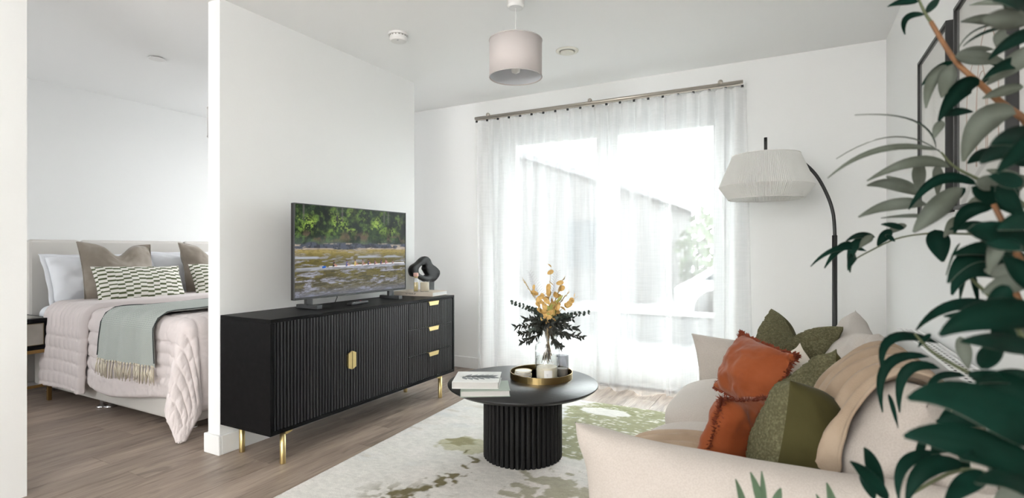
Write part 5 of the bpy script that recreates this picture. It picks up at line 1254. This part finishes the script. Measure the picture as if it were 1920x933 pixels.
# ------------------------------------------------------------------ pillows
TAUPE = M('taupe_velvet', (.235, .195, .155), .75, bump=(30, .1, 3, I3), var=(5, (.36, .31, .26), I3, .42, .66), sheen=.5)
def bedpillow(label, y, x, rz, seed, z=.845, tilt=-24):
    r = root('pillow', label, 'pillow', (x, y, z), (D(tilt), 0, D(rz)), 'white pillows on the bed')
    gq, bq = pillow(.70, .40, .20, 48, seed=seed, wr=.016, pinch=.04); mk('filling', gq, [WCOT, WCOT], r, local=True, smooth=True)
    g = G(); b0 = np.array(bq)
    n = len(b0); ou = np.stack([b0[:, 0]*1.09, b0[:, 1]+.006*np.sin(np.arange(n)*.5), b0[:, 2]*1.13], -1)
    g.grid(np.stack([b0*np.array([.985, 1, .985]), ou], 1), wrap_u=True); mk('flange', g.g, WCOT, r, local=True, smooth=True, solid=.005)
bedpillow('white pillow with flat border at the left of the bed beside the nightstand', 2.215, -4.985, 90, 21)
bedpillow('white pillow with flat border at the far side, between the two taupe cushions', 2.965, -4.985, 90, 22, z=.86)
def velvet(label, y, x, seed, rx=-19, ry=2):
    gq, bq = pillow(.53, .50, .20, 56, seed=seed, wr=.014, chop=.10, chopw=.33, pinch=.06)
    r = cushion('velvet_cushion', label, gq, (x, y, .90), (D(rx), D(ry), D(90)), (TAUPE, TAUPE), 'taupe velvet cushions on the bed')
    mk('piping', G().tube([tuple(q) for q in bq]+[tuple(bq[0])], .0035, 6).g, TAUPE, r, local=True, smooth=True)
velvet('taupe velvet cushion with dented top behind the left green striped cushion', 2.265, -4.83, 23)
velvet('taupe velvet cushion half hidden by the partition at the right of the bed', 3.03, -4.83, 24)
STR = attr_mat('striped_cotton', rough=.9, bump=(200, .15, 2, I3))
def lumbar(label, y, x, seed, rz=90):
    gq, bq = pillow(.65, .33, .17, 130, seed=seed, wr=.008, pinch=.05, flatb=.6)
    r = root('striped_cushion', label, 'cushion', (x, y, .800), (D(-24), D(1.0), D(rz)), 'green striped cushions on the bed')
    V = np.asarray(gq[0]); col = np.floor((V[:, 0]+.4)/.050); w_ = .5+.35*((col*7) % 3)/2
    ph = (V[:, 2]+.4)/.0345 + .5*(col % 2) + .12*((col*5) % 4)
    k = ((ph % 1.0) < .40).astype(float); n_ = fbm(V[:, 0]*200, V[:, 2]*200, 7, 2)
    c = np.array(S(232, 229, 220))[None]*(1-k[:, None]) + np.array(S(84, 92, 58))[None]*k[:, None]
    o = mk('cover', gq, [STR, STR], r, local=True, smooth=True); paint(o, c*(.93+.14*n_[:, None]))
lumbar('white cushion with dashed green stripes in front of the left taupe cushion', 2.33, -4.635, 25)
lumbar('white cushion with dashed green stripes partly hidden behind the partition', 3.06, -4.635, 26)
# ------------------------------------------------------------------ nightstand
ns = root('nightstand', 'black nightstand with grey mirrored drawer and brass legs beside the bed', 'nightstand', (-4.95, 1.57, 0))
NX0, NX1, NY0, NY1 = -5.16, -4.74, 1.35, 1.79
mk('cabinet', G().box(NX0, NX1, NY0, NY1, .575, .595).box(NX0, NX1, NY0, NY1, .375, .395).box(NX0, NX1, NY0, NY0+.03, .395, .575).box(NX0, NX1, NY1-.03, NY1, .395, .575).box(NX0, NX0+.02, NY0+.03, NY1-.03, .395, .575).g, BLACK, ns, bevel=.003)
MIR = M('antique_mirror', (.42, .41, .37), .22, .75, var=(5, (.30, .29, .25), I3, .4, .7))
mk('top_glass', B(NX0+.03, NX1-.035, NY0+.03, NY1-.035, .5945, .598), MIR, ns)
mk('side_glass', B(NX0+.04, NX1-.04, NY0-.002, NY0, .41, .56), MIR, ns)
dw = mk('drawer', G().box(NX1-.03, NX1-.006, NY0+.032, NY1-.032, .397, .573).g, BLACK, ns)
mk('drawer_glass', B(NX1-.0065, NX1-.002, NY0+.044, NY1-.05, .412, .558), MIR, dw)
mk('drawer_trim', G().box(NX1-.006, NX1, NY1-.050, NY1-.046, .408, .562).box(NX1-.006, NX1, NY0+.040, NY1-.046, .408, .412).box(NX1-.006, NX1, NY0+.040, NY1-.046, .558, .562).g, M('trim_bronze', (.22, .17, .10), .4, .8), dw)
mk('handle', G().tube([(NX1+.018, 1.50, .485), (NX1+.018, 1.635, .485)], .004, 10).tube([(NX1-.003, 1.52, .485), (NX1+.018, 1.52, .485)], .003, 8).tube([(NX1-.003, 1.615, .485), (NX1+.018, 1.615, .485)], .003, 8).g, BRASS, dw, smooth=True)
for lx in (NX0+.012, NX1-.012):
    for ly in (NY0+.012, NY1-.012): mk('leg', B(lx-.012, lx+.012, ly-.012, ly+.012, 0, .350), OLDBRASS, ns, bevel=.002)
mk('top_rail', G().box(NX0, NX1, NY0, NY0+.024, .350, .375).box(NX0, NX1, NY1-.024, NY1, .350, .375).box(NX1-.024, NX1, NY0+.024, NY1-.024, .350, .375).box(NX0, NX0+.024, NY0+.024, NY1-.024, .350, .375).g, OLDBRASS, ns, bevel=.002)
mk('stretcher', G().box(NX1-.02, NX1-.004, NY0+.024, NY1-.024, .105, .125).box(NX0+.004, NX0+.02, NY0+.024, NY1-.024, .105, .125).g, OLDBRASS, ns, bevel=.002)
